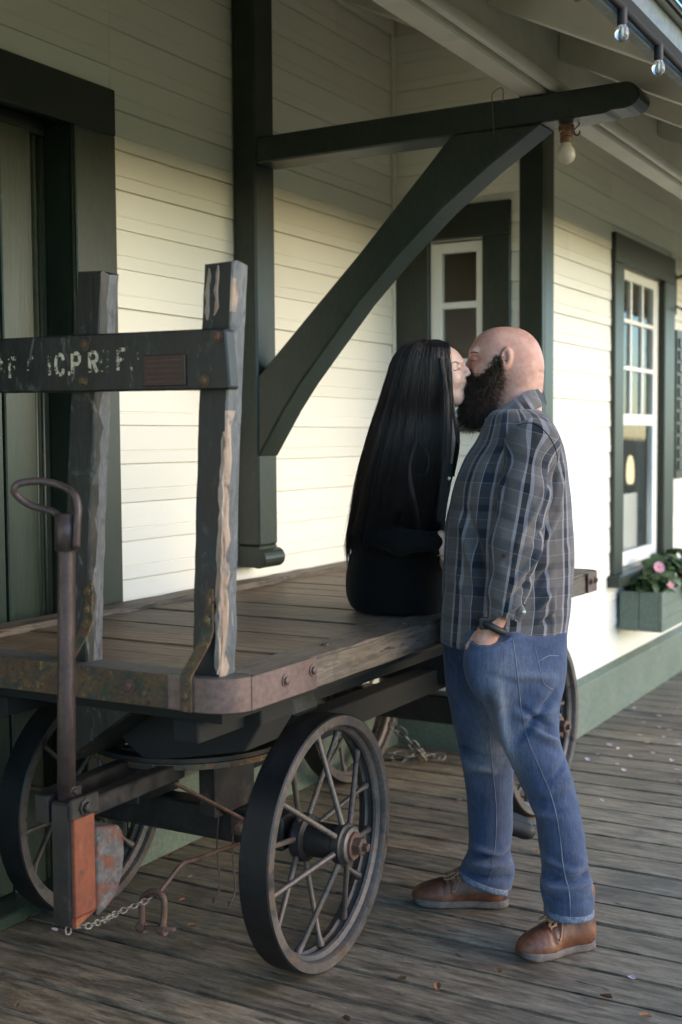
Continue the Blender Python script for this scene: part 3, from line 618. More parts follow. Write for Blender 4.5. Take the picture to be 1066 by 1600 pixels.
for ch, y, k in (('P', (2.3552, 1.6752)[0], 'old'), ('F', (2.3036, 1.6702)[0], 'old'), ('F', (2.2419, 1.6682)[0], 'ghost'), ('1', (2.1791, 1.6678)[0], 'old'), ('C', (2.1450, 1.6683)[0], 'new'), ('.', (2.1113, 1.6672)[0], 'new'), ('P', (2.0925, 1.6666)[0], 'new'), ('R', (2.0367, 1.6647)[0], 'new'), ('R', (2.0001, 1.6666)[0], 'ghost'), ('F', (1.9479, 1.6680)[0], 'old'), ('.', (1.9144, 1.6669)[0], 'old'), ('F', (1.8831, 1.6688)[0], 'ghost')):
    letter(ch, y, (2.1197, 1.6675)[1] + (2.06-y)*0.02, 0.027 if ch not in '.' else 0.022, 0.049, 0.0095, LM[k])
# iron brackets between posts and end board
def bracket(y0, lean):
    p = [(2.318, y0-0.058, 0.868), (2.3065, y0-0.058, 0.94), (2.3085, y0-0.056, 0.955), (2.33, y0-0.02, 1.0), (2.352, y0, 1.05), (2.3535, y0, 1.15), (2.3535, y0-0.002, 1.165)]
    p = [(2.3055, y0-0.005, 0.862), (2.3055, y0-0.005, 0.945), (2.318, y0-0.014, 0.97), (2.346, y0-0.03, 1.02), (2.3555, y0-0.035, 1.05), (2.3555, y0-0.045, 1.15)]
    bm = bmesh.new(); w = 0.016; R = []
    for i, (x, y, z) in enumerate(p):
        ww = w if i < len(p)-1 else w*0.4
        R.append([bm.verts.new(cl((x, y-ww, z))), bm.verts.new(cl((x-0.007, y-ww, z))), bm.verts.new(cl((x-0.007, y+ww, z))), bm.verts.new(cl((x, y+ww, z)))])
    for a, b in zip(R, R[1:]):
        for k in range(4): bm.faces.new((a[k], a[(k+1) % 4], b[(k+1) % 4], b[k]))
    bm.faces.new(R[0]); bm.faces.new(R[-1]); o = put('post_bracket', bm_mesh('post_bracket', bm), M['strap_rust'], ct)
    for z, yy, xx in ((0.90, y0-0.005, 2.2985), (1.075, y0-0.038, 2.3485), (1.122, y0-0.042, 2.3485)): hexbolt('bolt', (xx, yy, z), 0, 0.010, 0.011, M['strap_rust'], o)
for y0 in (1.747, 2.118, 2.55): bracket(y0, 0)
# wheels
R_ = 0.36; WW = 0.092
RIM = [(R_, 0.004), (R_-0.004, 0.0), (0.330, 0.0), (0.327, 0.004), (0.325, 0.018), (0.314, 0.026), (0.311, 0.034), (0.318, 0.044), (0.319, 0.056), (0.311, 0.062), (0.314, 0.07), (0.326, 0.078), (0.33, WW), (R_-0.004, WW), (R_, WW-0.004)]
me_rim = lathe_mesh('tyre', RIM, 1, 72, True); sharpen(me_rim, 30)
for m_ in ('tyre', 'rim'): me_rim.materials.append(M[m_])
for p in me_rim.polygons:
    if Vector((p.center.x, p.center.z)).length < R_-0.003: p.material_index = 1
me_hub = lathe_mesh('hub', [(0, -0.045), (0.052, -0.045), (0.058, -0.04), (0.058, -0.018), (0.05, -0.012), (0.05, 0.075), (0.066, 0.082), (0.07, 0.105), (0.06, 0.118), (0, 0.118)], 1, 28); sharpen(me_hub, 40); me_hub.materials.append(M['iron'])
me_cap = lathe_mesh('hub_cap', [(0.05, -0.045), (0.05, -0.056), (0.045, -0.06), (0, -0.06)], 1, 24); sharpen(me_cap, 40); me_cap.materials.append(M['rim'])
me_wsh = lathe_mesh('washer', [(0, -0.0601), (0.038, -0.0601), (0.038, -0.068), (0, -0.068)], 1, 24); sharpen(me_wsh, 40); me_wsh.materials.append(M['rust'])
me_nut = lathe_mesh('axle_nut', [(0, -0.0681), (0.026, -0.0681), (0.026, -0.09), (0.022, -0.093), (0.012, -0.094), (0.012, -0.108), (0, -0.109)], 1, 6); me_nut.materials.append(M['rust'])
def spoke_mesh(yh, yr):
    pts = np.array([(0.045, yh), (0.075, yh+(yr-yh)*0.1), (0.28, yh+(yr-yh)*0.87), (0.305, yr), (0.315, yr)])
    V, F, n, s = tube_arr(np.stack([pts[:, 0], pts[:, 1], 0*pts[:, 0]], 1), np.array([0.0105, 0.0085, 0.0078, 0.0125, 0.0125]), 7)
    me = bpy.data.meshes.new('spoke'); me.from_pydata(V.tolist(), [], F); me.polygons.foreach_set('use_smooth', [True]*len(me.polygons)); me.materials.append(M['rim']); return me
sp_out, sp_in = spoke_mesh(-0.028, 0.05), spoke_mesh(0.1, 0.055)
def wheel(x, yface, sign, yaw, a0):
    """yface: the outer face; sign 1 when the outer face looks to -Y"""
    w = put('wheel', me_rim, None, ct, loc=cl((x, yface, R_)), rot=(0, 0, yaw + (0 if sign > 0 else math.pi)))
    for n_, m_ in (('hub', me_hub), ('hub_cap', me_cap), ('washer', me_wsh), ('axle_nut', me_nut)): put(n_, m_, None, w, rot=(0, 0.3, 0) if n_ == 'axle_nut' else (0, 0, 0))
    for k in range(7):
        put('spoke', sp_out, None, w, rot=(0, -rad(a0+k*360/7), 0)); put('spoke', sp_in, None, w, rot=(0, -rad(a0+25.7+k*360/7), 0))
    return w
wheel(2.957, 1.722, 1, 0.026, 92); wheel(2.965, 2.692, -1, 0.03, 20); wheel(4.602, 1.705, 1, -0.05, 30); wheel(4.66, 2.675, -1, -0.05, 75)
# axles, bolsters, turntable ring, drawbar
tube('axle', [(2.957, 1.74, R_), (2.965, 2.67, R_)], 0.021, M['iron'], ct, 10); tube('axle', [(4.61, 1.73, R_), (4.65, 2.65, R_)], 0.021, M['iron'], ct, 10)
box('axle_tree', (2.90, 1.86, 0.325), (2.98, 2.56, 0.425), M['iron'], ct, 0.006); box('axle_tree', (4.55, 1.86, 0.325), (4.66, 2.55, 0.44), M['iron'], ct, 0.006)
prism('bolster', [(1.80, 0.79), (1.78, 0.735), (1.90, 0.70), (2.02, 0.625), (2.40, 0.625), (2.52, 0.70), (2.62, 0.735), (2.60, 0.79)], 0, 2.85, 2.98, M['post'], ct, 0.008)
prism('bolster', [(1.76, 0.857), (1.76, 0.795), (2.64, 0.795), (2.64, 0.857)], 0, 2.82, 3.02, M['post'], ct, 0.008)
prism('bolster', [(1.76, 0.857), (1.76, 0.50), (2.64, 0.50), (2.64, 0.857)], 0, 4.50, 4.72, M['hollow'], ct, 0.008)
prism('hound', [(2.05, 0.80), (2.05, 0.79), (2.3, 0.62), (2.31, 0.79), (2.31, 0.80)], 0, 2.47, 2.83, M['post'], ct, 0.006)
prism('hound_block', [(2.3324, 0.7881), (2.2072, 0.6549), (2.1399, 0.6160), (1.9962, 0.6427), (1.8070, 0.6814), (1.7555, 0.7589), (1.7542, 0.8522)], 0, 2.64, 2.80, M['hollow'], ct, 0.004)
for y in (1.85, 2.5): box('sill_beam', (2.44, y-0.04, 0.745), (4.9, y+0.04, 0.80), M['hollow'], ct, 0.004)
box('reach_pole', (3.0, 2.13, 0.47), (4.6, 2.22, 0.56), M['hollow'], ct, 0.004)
ringp = lambda r, z: [(2.92+r*math.cos(a), 2.19+r*math.sin(a), z) for a in np.linspace(0, 2*math.pi, 48, endpoint=False)]
rg_prof = [(0.245, 0), (0.30, 0), (0.30, 0.016), (0.245, 0.016)]
lathe('turntable_ring', rg_prof, (2.92, 2.19, 0.596), M['strap_rust'], ct, 2, 56, True); lathe('turntable_ring', [(0.25, 0), (0.294, 0), (0.294, 0.012), (0.25, 0.012)], (2.92, 2.19, 0.6135), M['iron'], ct, 2, 56, True)
for y in (2.05, 2.33): box('ring_block', (2.80, y-0.03, 0.425), (3.0, y+0.03, 0.5955), M['iron'], ct, 0.004)
def bar(name, a, b, w, h, mat, parent=ct):
    a, b = Vector(a), Vector(b); d = b-a; L = d.length
    me = bm_mesh(name, box_bm((0, -w/2, -h/2), (L, w/2, h/2), 0.004)); o = put(name, me, mat, parent)
    o.rotation_euler = d.to_track_quat('X', 'Z').to_euler(); o.location = cl(a); return o
bar('drawbar', (2.145, 1.962, 0.632), (2.72, 2.09, 0.580), 0.045, 0.045, M['iron']); bar('drawbar', (2.19, 2.082, 0.632), (2.72, 2.24, 0.580), 0.045, 0.045, M['iron'])
bar('brace_rod', (2.66, 2.06, 0.56), (2.90, 1.99, 0.40), 0.02, 0.01, M['rust'])
box('clip_plate', (2.888, 1.965, 0.355), (2.8995, 2.03, 0.41), M['rust'], ct, 0.002); hexbolt('bolt', (2.888, 1.997, 0.382), 0, 0.016, 0.016, M['rust'], ct)
for y in (2.02, 2.075): tube('hanging_wire', bez([(2.89, y, 0.40), (2.885, y+0.004, 0.30), (2.882, y-0.006, 0.20), (2.86, y, 0.155), (2.875, y+0.012, 0.16)], 6), 0.0028, M['rust'], ct, 5)
# drawbar head and its foot casting
box('pivot_block', (2.125, 1.952, 0.36), (2.19, 2.012, 0.655), M['iron'], ct, 0.006)
box('red_plate', (2.128, 1.940, 0.385), (2.2, 1.9515, 0.622), M['orange'], ct, 0.002)
prism('red_plate', [(2.128, 0.362), (2.2, 0.385), (2.2, 0.3845), (2.128, 0.3845)], 1, 1.940, 1.9515, M['orange'], ct, 0)
hd = [(2.202, 0.583), (2.285, 0.565), (2.30, 0.545), (2.305, 0.50), (2.298, 0.45), (2.278, 0.405), (2.245, 0.38), (2.202, 0.365)]
prism('foot_casting', hd, 1, 1.938, 1.995, M['flaked'], ct, 0.004)
box('side_cheek', (2.12, 1.938, 0.618), (2.215, 1.9505, 0.668), M['iron'], ct, 0.003); hexbolt('bolt', (2.165, 1.938, 0.642), 1, 0.014, 0.018, M['iron'], ct)
box('side_cheek', (2.12, 2.0135, 0.60), (2.24, 2.055, 0.668), M['iron'], ct, 0.003)
# steering handle
hp = (2.1600, 1.9918, 0.6338); ht = (2.1600, 1.9750, 1.2489)
tube('handle_pole', [hp, tuple(0.5*(hp[i]+ht[i]) for i in range(3)), ht, (2.1600, 1.9689, 1.3313)], [0.0215, 0.021, 0.0205, 0.0205], M['pipe'], ct, 18)
tube('handle_socket', [(2.1550, 1.9705, 1.2465), (2.1550, 1.9682, 1.3316)], 0.0265, M['pipe'], ct, 16)
hexbolt('bolt', (2.1350, 1.9459, 0.6865), 1, 0.008, 0.012, M['iron'], ct)
lp = bez([(2.1500, 1.9837, 1.3181), (2.1500, 2.0030, 1.3356), (2.1300, 2.0516, 1.3505), (2.1100, 2.0759, 1.3720), (2.1000, 2.0776, 1.3902), (2.1100, 2.0668, 1.4034), (2.1400, 2.0274, 1.4073), (2.1600, 1.9829, 1.3952), (2.1600, 1.9462, 1.3749), (2.1550, 1.9328, 1.3443), (2.1500, 1.9310, 1.3151), (2.1500, 1.9365, 1.2527)], 6)
tube('handle_grip', lp, 0.0088, M['pipe'], ct, 10)
# chains
def link_mesh(l, w, r):
    p = [(l/2-w/2+ (w/2)*math.cos(a), (w/2)*math.sin(a), 0) for a in np.linspace(-math.pi/2, math.pi/2, 6)] + [(-(l/2-w/2)+(w/2)*math.cos(a), (w/2)*math.sin(a), 0) for a in np.linspace(math.pi/2, 1.5*math.pi, 6)]
    V, F, n, s = tube_arr(p, r, 6, True); me = bpy.data.meshes.new('chain_link'); me.from_pydata(V.tolist(), [], F); me.polygons.foreach_set('use_smooth', [True]*len(me.polygons)); me.materials.append(M['galv']); return me
def chain(name, label, pts, l, w, r):
    P = np.array(pts); t = origin(thing(name, label, 'chain', tuple(P[0]))); me = link_mesh(l, w, r)
    seg = np.linalg.norm(np.diff(P, axis=0), axis=1); cum = np.concatenate([[0], np.cumsum(seg)]); step = l-2.4*r; n = int(cum[-1]/step)
    for i in range(n):
        s_ = (i+0.5)*step; q = np.array([np.interp(s_, cum, P[:, k]) for k in range(3)]); q2 = np.array([np.interp(min(s_+0.01, cum[-1]), cum, P[:, k]) for k in range(3)])
        d = Vector(q2-q); d = d if d.length > 1e-6 else Vector((1, 0, 0)); rot = d.to_track_quat('X', 'Z') @ Matrix.Rotation(rad(40+90*(i % 2)+random.uniform(-15, 15)), 3, 'X').to_quaternion()
        o = put('chain_link', me, None, t, loc=tuple(q-np.array(t.location)), rot=rot.to_euler())
    return t
shp = (2.4200, 1.9441, 0.3342)
chain('foot_chain', 'small galvanised chain from the red foot casting to the rusty shackle', bez([(2.13, 1.965, 0.345), (2.135, 1.968, 0.362), (2.16, 1.935, 0.358), (2.22, 1.936, 0.352), (2.3200, 1.9859, 0.3225), (shp[0]-0.005, shp[1], shp[2]+0.004)], 8), 0.019, 0.013, 0.0019)
chain('rear_chain', 'thick chain hanging from the rear axle and coiled on the planks', bez([(4.4500, 2.3206, 0.3143), (4.5000, 2.3107, 0.2915), (4.5600, 2.2874, 0.2325), (4.6600, 2.2920, 0.1629), (5.08, 2.47, 0.02), (5.15, 2.42, 0.014), (5.11, 2.50, 0.012), (5.03, 2.58, 0.012), (5.0, 2.70, 0.012), (5.05, 2.62, 0.02), (5.1, 2.55, 0.02)], 8), 0.062, 0.036, 0.0052)
# shackle held up by its rod
sk = origin(thing('shackle', 'rusty iron bow shackle with its pin on the end of a bent rod', 'shackle', (2.4200, 1.9450, 0.2924)))
tube('bow', bez([(2.4200, 1.9831, 0.2549), (2.4200, 1.9821, 0.3021), (2.4200, 1.9773, 0.3314), (2.4200, 1.9478, 0.3535), (2.4200, 1.9152, 0.3477), (2.4200, 1.9097, 0.3156), (2.4200, 1.9169, 0.2612)], 7), [0.0085]*43, M['rust'], sk, 10)
tube('pin', [(2.4200, 1.9999, 0.2500), (2.4200, 1.9457, 0.2589), (2.4200, 1.8783, 0.2671)], 0.0068, M['rust'], sk, 8)
for q in ((2.4200, 1.9831, 0.2533), (2.4200, 1.9170, 0.2595)): lathe('eye', [(0.0, -0.011), (0.013, -0.011), (0.0145, 0), (0.013, 0.011), (0.0, 0.011)], q, M['rust'], sk, 1, 12)
tube('rod', bez([(2.4250, 1.9418, 0.3379), (2.4700, 1.9374, 0.3641), (2.5200, 1.9274, 0.3974), (2.6000, 1.9457, 0.3819), (2.7500, 1.9689, 0.3594), (2.9, 1.99, 0.335)], 6), 0.0058, M['rust'], sk, 8)
# ------------------------------------------------------------------ sculpting tools: distance fields meshed by surface nets
def nets(V, o, h):
    s = V < 0; nx, ny, nz = V.shape
    c = [s[i:nx-1+i, j:ny-1+j, k:nz-1+k] for i in (0, 1) for j in (0, 1) for k in (0, 1)]
    tot = np.add.reduce([x.astype(np.int8) for x in c]); act = (tot > 0) & (tot < 8)
    I, J, K = np.nonzero(act); n = len(I); idx = np.full(act.shape, -1, np.int64); idx[I, J, K] = np.arange(n)
    pos = np.zeros((n, 3)); cnt = np.zeros(n)
    def add(a, b):
        va = V[I+a[0], J+a[1], K+a[2]]; vb = V[I+b[0], J+b[1], K+b[2]]; m = (va < 0) != (vb < 0)
        t = np.where(m, va/np.where(va-vb == 0, 1, va-vb), 0); p = np.array(a)+t[:, None]*(np.array(b)-np.array(a))
        pos[m] += p[m]; cnt[m] += 1
    for i in (0, 1):
        for j in (0, 1):
            add((0, i, j), (1, i, j)); add((i, 0, j), (i, 1, j)); add((i, j, 0), (i, j, 1))
    P = (pos/cnt[:, None] + np.stack([I, J, K], 1))*h + np.array(o)
    Q = []
    for ax in range(3):
        u, v = (ax+1) % 3, (ax+2) % 3
        sl0 = [slice(None)]*3; sl1 = [slice(None)]*3; sl0[ax] = slice(0, -1); sl1[ax] = slice(1, None)
        d = s[tuple(sl0)] != s[tuple(sl1)]; e = np.stack(np.nonzero(d), 1)
        lim = np.array(act.shape); ok = (e[:, u] > 0) & (e[:, v] > 0) & (e[:, u] < lim[u]) & (e[:, v] < lim[v]); e = e[ok]
        g = lambda du, dv: idx[tuple((e + du*np.eye(3, dtype=int)[u] + dv*np.eye(3, dtype=int)[v]).T)]
        q = np.stack([g(-1, -1), g(0, -1), g(0, 0), g(-1, 0)], 1); fl = ~s[tuple(e.T)]
        q[fl] = q[fl][:, ::-1]; Q.append(q)
    return P, np.vstack(Q)
class Grid:
    def __init__(s, lo, hi, h):
        s.lo = np.array(lo, float); s.h = h; n = np.ceil((np.array(hi)-s.lo)/h).astype(int)+1
        ax = [s.lo[i]+h*np.arange(n[i]) for i in range(3)]; s.X, s.Y, s.Z = np.meshgrid(*ax, indexing='ij')
    def mesh(s, D): return nets(D, s.lo, s.h)
def smin(a, b, k):
    h = np.clip(0.5+0.5*(b-a)/k, 0, 1); return b*(1-h)+a*h - k*h*(1-h)
def smax(a, b, k): return -smin(-a, -b, k)
def ell(g, c, r, rot=0.0):
    x, y, z = g.X-c[0], g.Y-c[1], g.Z-c[2]
    if rot: cs, sn = math.cos(rot), math.sin(rot); x, z = x*cs+z*sn, -x*sn+z*cs      # tilt in the x-z plane
    k0 = np.sqrt((x/r[0])**2+(y/r[1])**2+(z/r[2])**2); k1 = np.sqrt((x/r[0]**2)**2+(y/r[1]**2)**2+(z/r[2]**2)**2)+1e-9
    return k0*(k0-1)/k1
def cone(g, a, b, ra, rb, sq=1.0):
    a = np.array(a); b = np.array(b); d = b-a; L = d@d
    px, py, pz = g.X-a[0], g.Y-a[1], g.Z-a[2]; t = np.clip((px*d[0]+py*d[1]+pz*d[2])/L, 0, 1)
    return np.sqrt((px-t*d[0])**2+((py-t*d[1])/sq)**2+(pz-t*d[2])**2) - (ra+(rb-ra)*t)
def chainsdf(g, pts, rs, k=0.02, sq=1.0):
    D = None
    for i in range(len(pts)-1):
        c = cone(g, pts[i], pts[i+1], rs[i], rs[i+1], sq); D = c if D is None else smin(D, c, k)
    return D
def smooth1(z, zs, v):
    """smooth (Catmull) interpolation of a table over z"""
    zs = np.array(zs); v = np.array(v); o = np.argsort(zs); zs, v = zs[o], v[o]
    m = np.gradient(v, zs); i = np.clip(np.searchsorted(zs, z)-1, 0, len(zs)-2); h = zs[i+1]-zs[i]; t = np.clip((z-zs[i])/h, 0, 1)
    return (2*t**3-3*t**2+1)*v[i]+(t**3-2*t**2+t)*h*m[i]+(-2*t**3+3*t**2)*v[i+1]+(t**3-t**2)*h*m[i+1]
def loft(g, rows, p=2.0, cap=0.03):
    """rows of (z, cx, cy, rx, ry): stacked super-ellipses"""
    rows = np.array(rows); zs = rows[:, 0]; z1 = g.Z[0, 0, :]
    cx, cy, rx, ry = [smooth1(z1, zs, rows[:, i])[None, None, :] for i in (1, 2, 3, 4)]
    q = (np.abs((g.X-cx)/rx)**p+np.abs((g.Y-cy)/ry)**p)**(1/p); D = (q-1)*np.minimum(rx, ry)*(0.5+0.5*np.clip(np.maximum(rx, ry)/np.minimum(rx, ry), 1, 1.6)/1.6)
    return smax(D, np.maximum(zs.min()-g.Z, g.Z-zs.max()), cap) if cap else np.maximum(D, np.maximum(zs.min()-g.Z, g.Z-zs.max()))
_H = np.random.default_rng(5).random((32, 32, 32))
def vnoise(P, scale, seed=0.0):
    Q = P*np.array(scale)+seed*17.3; i = np.floor(Q).astype(int); f = Q-i; f = f*f*(3-2*f); r = 0
    for a in (0, 1):
        for b in (0, 1):
            for c in (0, 1):
                w = (f[:, 0] if a else 1-f[:, 0])*(f[:, 1] if b else 1-f[:, 1])*(f[:, 2] if c else 1-f[:, 2])
                r = r + w*_H[(i[:, 0]+a) % 32, (i[:, 1]+b) % 32, (i[:, 2]+c) % 32]
    return r-0.5
def ridge(P, scale, seed):
    return 0.25-np.abs(vnoise(P, scale, seed)+0.4*vnoise(P, [2.1*q for q in scale], seed+3))
def normals(V, F):
    a, b, c, d = (V[F[:, i]] for i in range(4)); n = np.cross(c-a, d-b); N = np.zeros_like(V)
    for i in range(4): np.add.at(N, F[:, i], n)
    return N/(np.linalg.norm(N, axis=1)[:, None]+1e-12)
def seg_fold(V, a, b, w, amp, dirn=None):
    """height of a cloth fold along a-b (gaussian cross-section)"""
    a = np.array(a); b = np.array(b); d = b-a; t = np.clip(((V-a)@d)/(d@d), 0, 1); r = np.linalg.norm((V-a-t[:, None]*d)*np.array([1, 0.35, 1]), axis=1)
    return amp*np.exp(-(r/w)**2)*np.sin(np.pi*np.clip(t*0.9+0.05, 0, 1))**0.5
def relax(V, F, it=1, lam=0.5):
    n = len(V)
    for _ in range(it):
        S = np.zeros_like(V); c = np.zeros(n)
        for i in range(4):
            a, b = F[:, i], F[:, (i+1) % 4]; np.add.at(S, a, V[b]); np.add.at(c, a, 1)
        V = V + lam*(S/np.maximum(c, 1)[:, None]-V)
    return V
def sculpt(name, VF, mat, parent, attrs=None):
    V, F = VF; me = np_mesh(name, V, F); o = put(name, me, mat, parent, smooth=True)
    for k, v in (attrs or {}).items(): me.attributes.new(k, 'FLOAT', 'POINT').data.foreach_set('value', np.asarray(v, np.float32))
    return o
def strands(name, P, r, mat, parent, taper=0.25):
    """P: (n strands, m points, 3) -> thin three-sided tapered hairs in one mesh"""
    n, m, _ = P.shape; T = np.gradient(P, axis=1); T /= np.linalg.norm(T, axis=2)[..., None]+1e-12
    ref = np.array([0.31, 0.9, 0.17]); E1 = np.cross(T, ref); E1 /= np.linalg.norm(E1, axis=2)[..., None]+1e-9; E2 = np.cross(T, E1)
    prof = (1-(1-taper)*np.linspace(0, 1, m)**2)[None, :, None]*np.asarray(r).reshape(-1, 1, 1)
    V = np.stack([P+prof*(math.cos(a)*E1+math.sin(a)*E2) for a in (0, 2.094, 4.189)], 2).reshape(-1, 3)
    base = (np.arange(n)[:, None]*m+np.arange(m-1)[None, :]).reshape(-1)*3
    F = np.concatenate([np.stack([base+k, base+(k+1) % 3, base+3+(k+1) % 3, base+3+k], 1) for k in range(3)])
    return put(name, np_mesh(name, V, F), mat, parent, smooth=True)
def on_surface(o, x, z, y0=-2.0, lift=0.0, bvh={}):
    """point on the near side of a sculpted part, at local x, z"""
    if o.name not in bvh: me = o.data; bvh[o.name] = BVHTree.FromPolygons([v.co for v in me.vertices], [tuple(p.vertices) for p in me.polygons])
    h = bvh[o.name].ray_cast(Vector((x, y0, z)), Vector((0, 1, 0)))
    return None if h[0] is None else np.array(h[0]+h[1]*lift)

# ------------------------------------------------------------------ cloth, skin and hair materials
def cloth(name, c1, c2, rough=0.85, weave=900, sheen=0.15):
    t = NT(name); v = t.coords((1, 1, 1), False); n = t.noise(v, 9, 5, 0.6); w = t.noise(v, weave, 2, 0.5)
    col = t.ramp(n, [(0.35, c1), (0.65, c2)])
    return t.set(base=col, rough=rough, spec=0.12, normal=t.bump(w, 0.25, 0.0008), Sheen_Weight=sheen)
def skin(name, c1, c2, c3):
    t = NT(name); v = t.coords((1, 1, 1), False); n = t.noise(v, 28, 6, 0.65); n2 = t.noise(v, 190, 5, 0.7)
    col = t.mix(t.ramp(t.noise(v, 60, 4, 0.7), [(0.5, 0.0), (0.72, 0.6)]), t.ramp(n, [(0.35, c1), (0.65, c2)]), c3)
    t.b.inputs['Subsurface Radius'].default_value = (0.012, 0.005, 0.003); t.b.inputs['Subsurface Scale'].default_value = 0.6
    return t.set(base=col, rough=0.48, spec=0.4, normal=t.bump(n2, 0.45, 0.0016), Subsurface_Weight=0.15)
M['skin_m'] = skin('man_skin', (0.50, 0.25, 0.18), (0.63, 0.365, 0.28), (0.50, 0.20, 0.15))
M['skin_w'] = skin('woman_skin', (0.64, 0.415, 0.32), (0.71, 0.48, 0.38), (0.63, 0.36, 0.28))
def hair_mat(name, c1, c2, rough=0.38):
    t = NT(name); v = t.coords((60, 60, 3) if 'black' in name else (60, 60, 40), False); n = t.noise(v, 3, 3, 0.6)
    return t.set(base=t.ramp(n, [(0.35, c1), (0.68, c2)]), rough=rough, spec=0.5)
M['hair_w'] = hair_mat('black_hair', (0.006, 0.006, 0.008), (0.020, 0.016, 0.016), 0.34)
M['hair_w_tip'] = hair_mat('brown_hair_ends', (0.03, 0.016, 0.01), (0.06, 0.032, 0.02), 0.45)
M['beard'] = hair_mat('dark_brown_beard', (0.012, 0.0075, 0.005), (0.075, 0.043, 0.026), 0.5)
M['black_knit'] = cloth('black_knit', (0.0055, 0.0052, 0.005), (0.009, 0.0085, 0.008), 0.95, 500, 0.03)
M['black_trouser'] = cloth('black_trousers', (0.0045, 0.0043, 0.0042), (0.007, 0.0066, 0.0064), 0.95, 700, 0.03)
M['lips'] = NT('lips').set(base=(0.5, 0.2, 0.18), rough=0.4)
def denim():
    t = NT('blue_denim'); v = t.coords((1, 1, 1), False)
    big = t.noise(v, 7, 4, 0.6); fine = t.noise(t.coords((1, 1, 0.25), False), 420, 3, 0.7); slub = t.noise(t.coords((1, 1, 0.06), False), 160, 3, 0.6)
    col = t.ramp(big, [(0.3, (0.030, 0.045, 0.092)), (0.7, (0.058, 0.082, 0.148))])
    fade = t.node('ShaderNodeAttribute', attribute_name='fade'); col = t.mix(fade.outputs['Fac'], col, (0.19, 0.205, 0.245))
    mul = t.ramp(t.math('ADD', t.math('MULTIPLY', fine, 0.5), t.math('MULTIPLY', slub, 0.5)), [(0.33, 0.6), (0.67, 1.4)])
    col = t.mix(1.0, col, mul, 'MULTIPLY')
    return t.set(base=col, rough=0.85, spec=0.2, normal=t.bump(fine, 0.35, 0.001), Sheen_Weight=0.15)
M['denim'] = denim()
M['thread'] = cloth('jean_thread', (0.07, 0.08, 0.11), (0.2, 0.21, 0.24), 0.8, 260)
M['hem'] = surf('worn_denim_hem', (0.06, 0.078, 0.125), (0.19, 0.22, 0.28), 90, rough=(0.8, 0.9), bump=0.4, rand=False)
def plaid():
    t = NT('plaid_flannel')
    s = t.node('ShaderNodeAttribute', attribute_name='warp').outputs['Fac']; u = t.node('ShaderNodeAttribute', attribute_name='weft').outputs['Fac']
    g1, g2, nv, nv2, wh, ll = (0.105, 0.094, 0.09), (0.13, 0.118, 0.113), (0.008, 0.0105, 0.016), (0.02, 0.026, 0.038), (0.30, 0.29, 0.30), (0.26, 0.245, 0.265)
    def rep(x, per): return t.math('FRACT', t.math('DIVIDE', t.math('ADD', x, 50*per), per))
    a = t.ramp(rep(s, 0.192), [(0.0, g1), (0.2, ll), (0.255, nv), (0.37, ll), (0.44, g2), (0.62, wh), (0.635, nv2), (0.83, ll), (0.88, g1)], 'CONSTANT')
    b = t.ramp(rep(u, 0.168), [(0.0, g1), (0.16, wh), (0.172, nv2), (0.34, g2), (0.5, wh), (0.512, g2), (0.66, nv), (0.78, g1), (0.9, wh), (0.912, g1)], 'CONSTANT')
    col = t.mix(0.27, a, b)
    v = t.coords((1, 1, 1), False); w = t.noise(v, 700, 2, 0.6)
    col = t.mix(1.0, col, t.ramp(w, [(0.3, 0.72), (0.7, 1.28)]), 'MULTIPLY')
    return t.set(base=col, rough=0.85, spec=0.2, normal=t.bump(w, 0.2, 0.0008), Sheen_Weight=0.2)
M['plaid'] = plaid()
M['boot'] = surf('brown_boot_leather', (0.085, 0.028, 0.013), (0.17, 0.06, 0.027), 14, rough=(0.38, 0.55), bump=0.25, bdist=0.0015, rand=False,
                 patch=(((0.22, 0.10, 0.05), 20, 0.6, 0.75), ((0.045, 0.017, 0.010), 11, 0.58, 0.72)), fine=120)
M['sole'] = surf('grey_brown_sole', (0.085, 0.068, 0.062), (0.13, 0.108, 0.098), 20, rough=(0.6, 0.75), bump=0.3, fine=90, rand=False)
M['lace'] = cloth('tan_lace', (0.28, 0.13, 0.065), (0.4, 0.21, 0.11), 0.8)
M['metal'] = NT('small_metal').set(base=(0.6, 0.55, 0.42), rough=0.3, metallic=0.9)

# ------------------------------------------------------------------ the man
man = thing('person', 'bald bearded man in plaid shirt and blue jeans standing with a hand in his pocket', 'person', (3.4867, 1.3969, 0.0000), -1.05086)
# bare skin: head, neck, torso core, arms and the hand going into the pocket, one continuous surface
g = Grid((-0.17, -0.06, 1.47), (0.16, 0.20, 1.86), 0.0030)
H = ell(g, (0.0031, 0.0800, 1.7403), (0.099, 0.078, 0.099)); H = smin(H, ell(g, (-0.0461, 0.0800, 1.7583), (0.072, 0.069, 0.075)), 0.03)
H = smin(H, ell(g, (0.0386, 0.0800, 1.6950), (0.065, 0.068, 0.075)), 0.03)
H = smin(H, cone(g, (-0.0540, 0.0800, 1.7055), (-0.0698, 0.0800, 1.6232), 0.062, 0.05), 0.03)
H = smin(H, cone(g, (-0.1109, 0.0450, 1.7622), (-0.1033, 0.1150, 1.7671), 0.012, 0.012), 0.018)          # brow ridge
H = smin(H, cone(g, (-0.1091, 0.0800, 1.7490), (-0.1283, 0.1050, 1.7015), 0.012, 0.016), 0.014)         # nose, beside hers
H = smin(H, ell(g, (-0.0895, 0.0450, 1.7000), (0.022, 0.02, 0.022)), 0.02)                     # cheek
H = smax(H, -ell(g, (-0.1101, 0.0350, 1.7402), (0.013, 0.014, 0.008)), 0.012)                  # eye hollow
H = smin(H, ell(g, (-0.1048, 0.0480, 1.7410), (0.010, 0.008, 0.006)), 0.005)
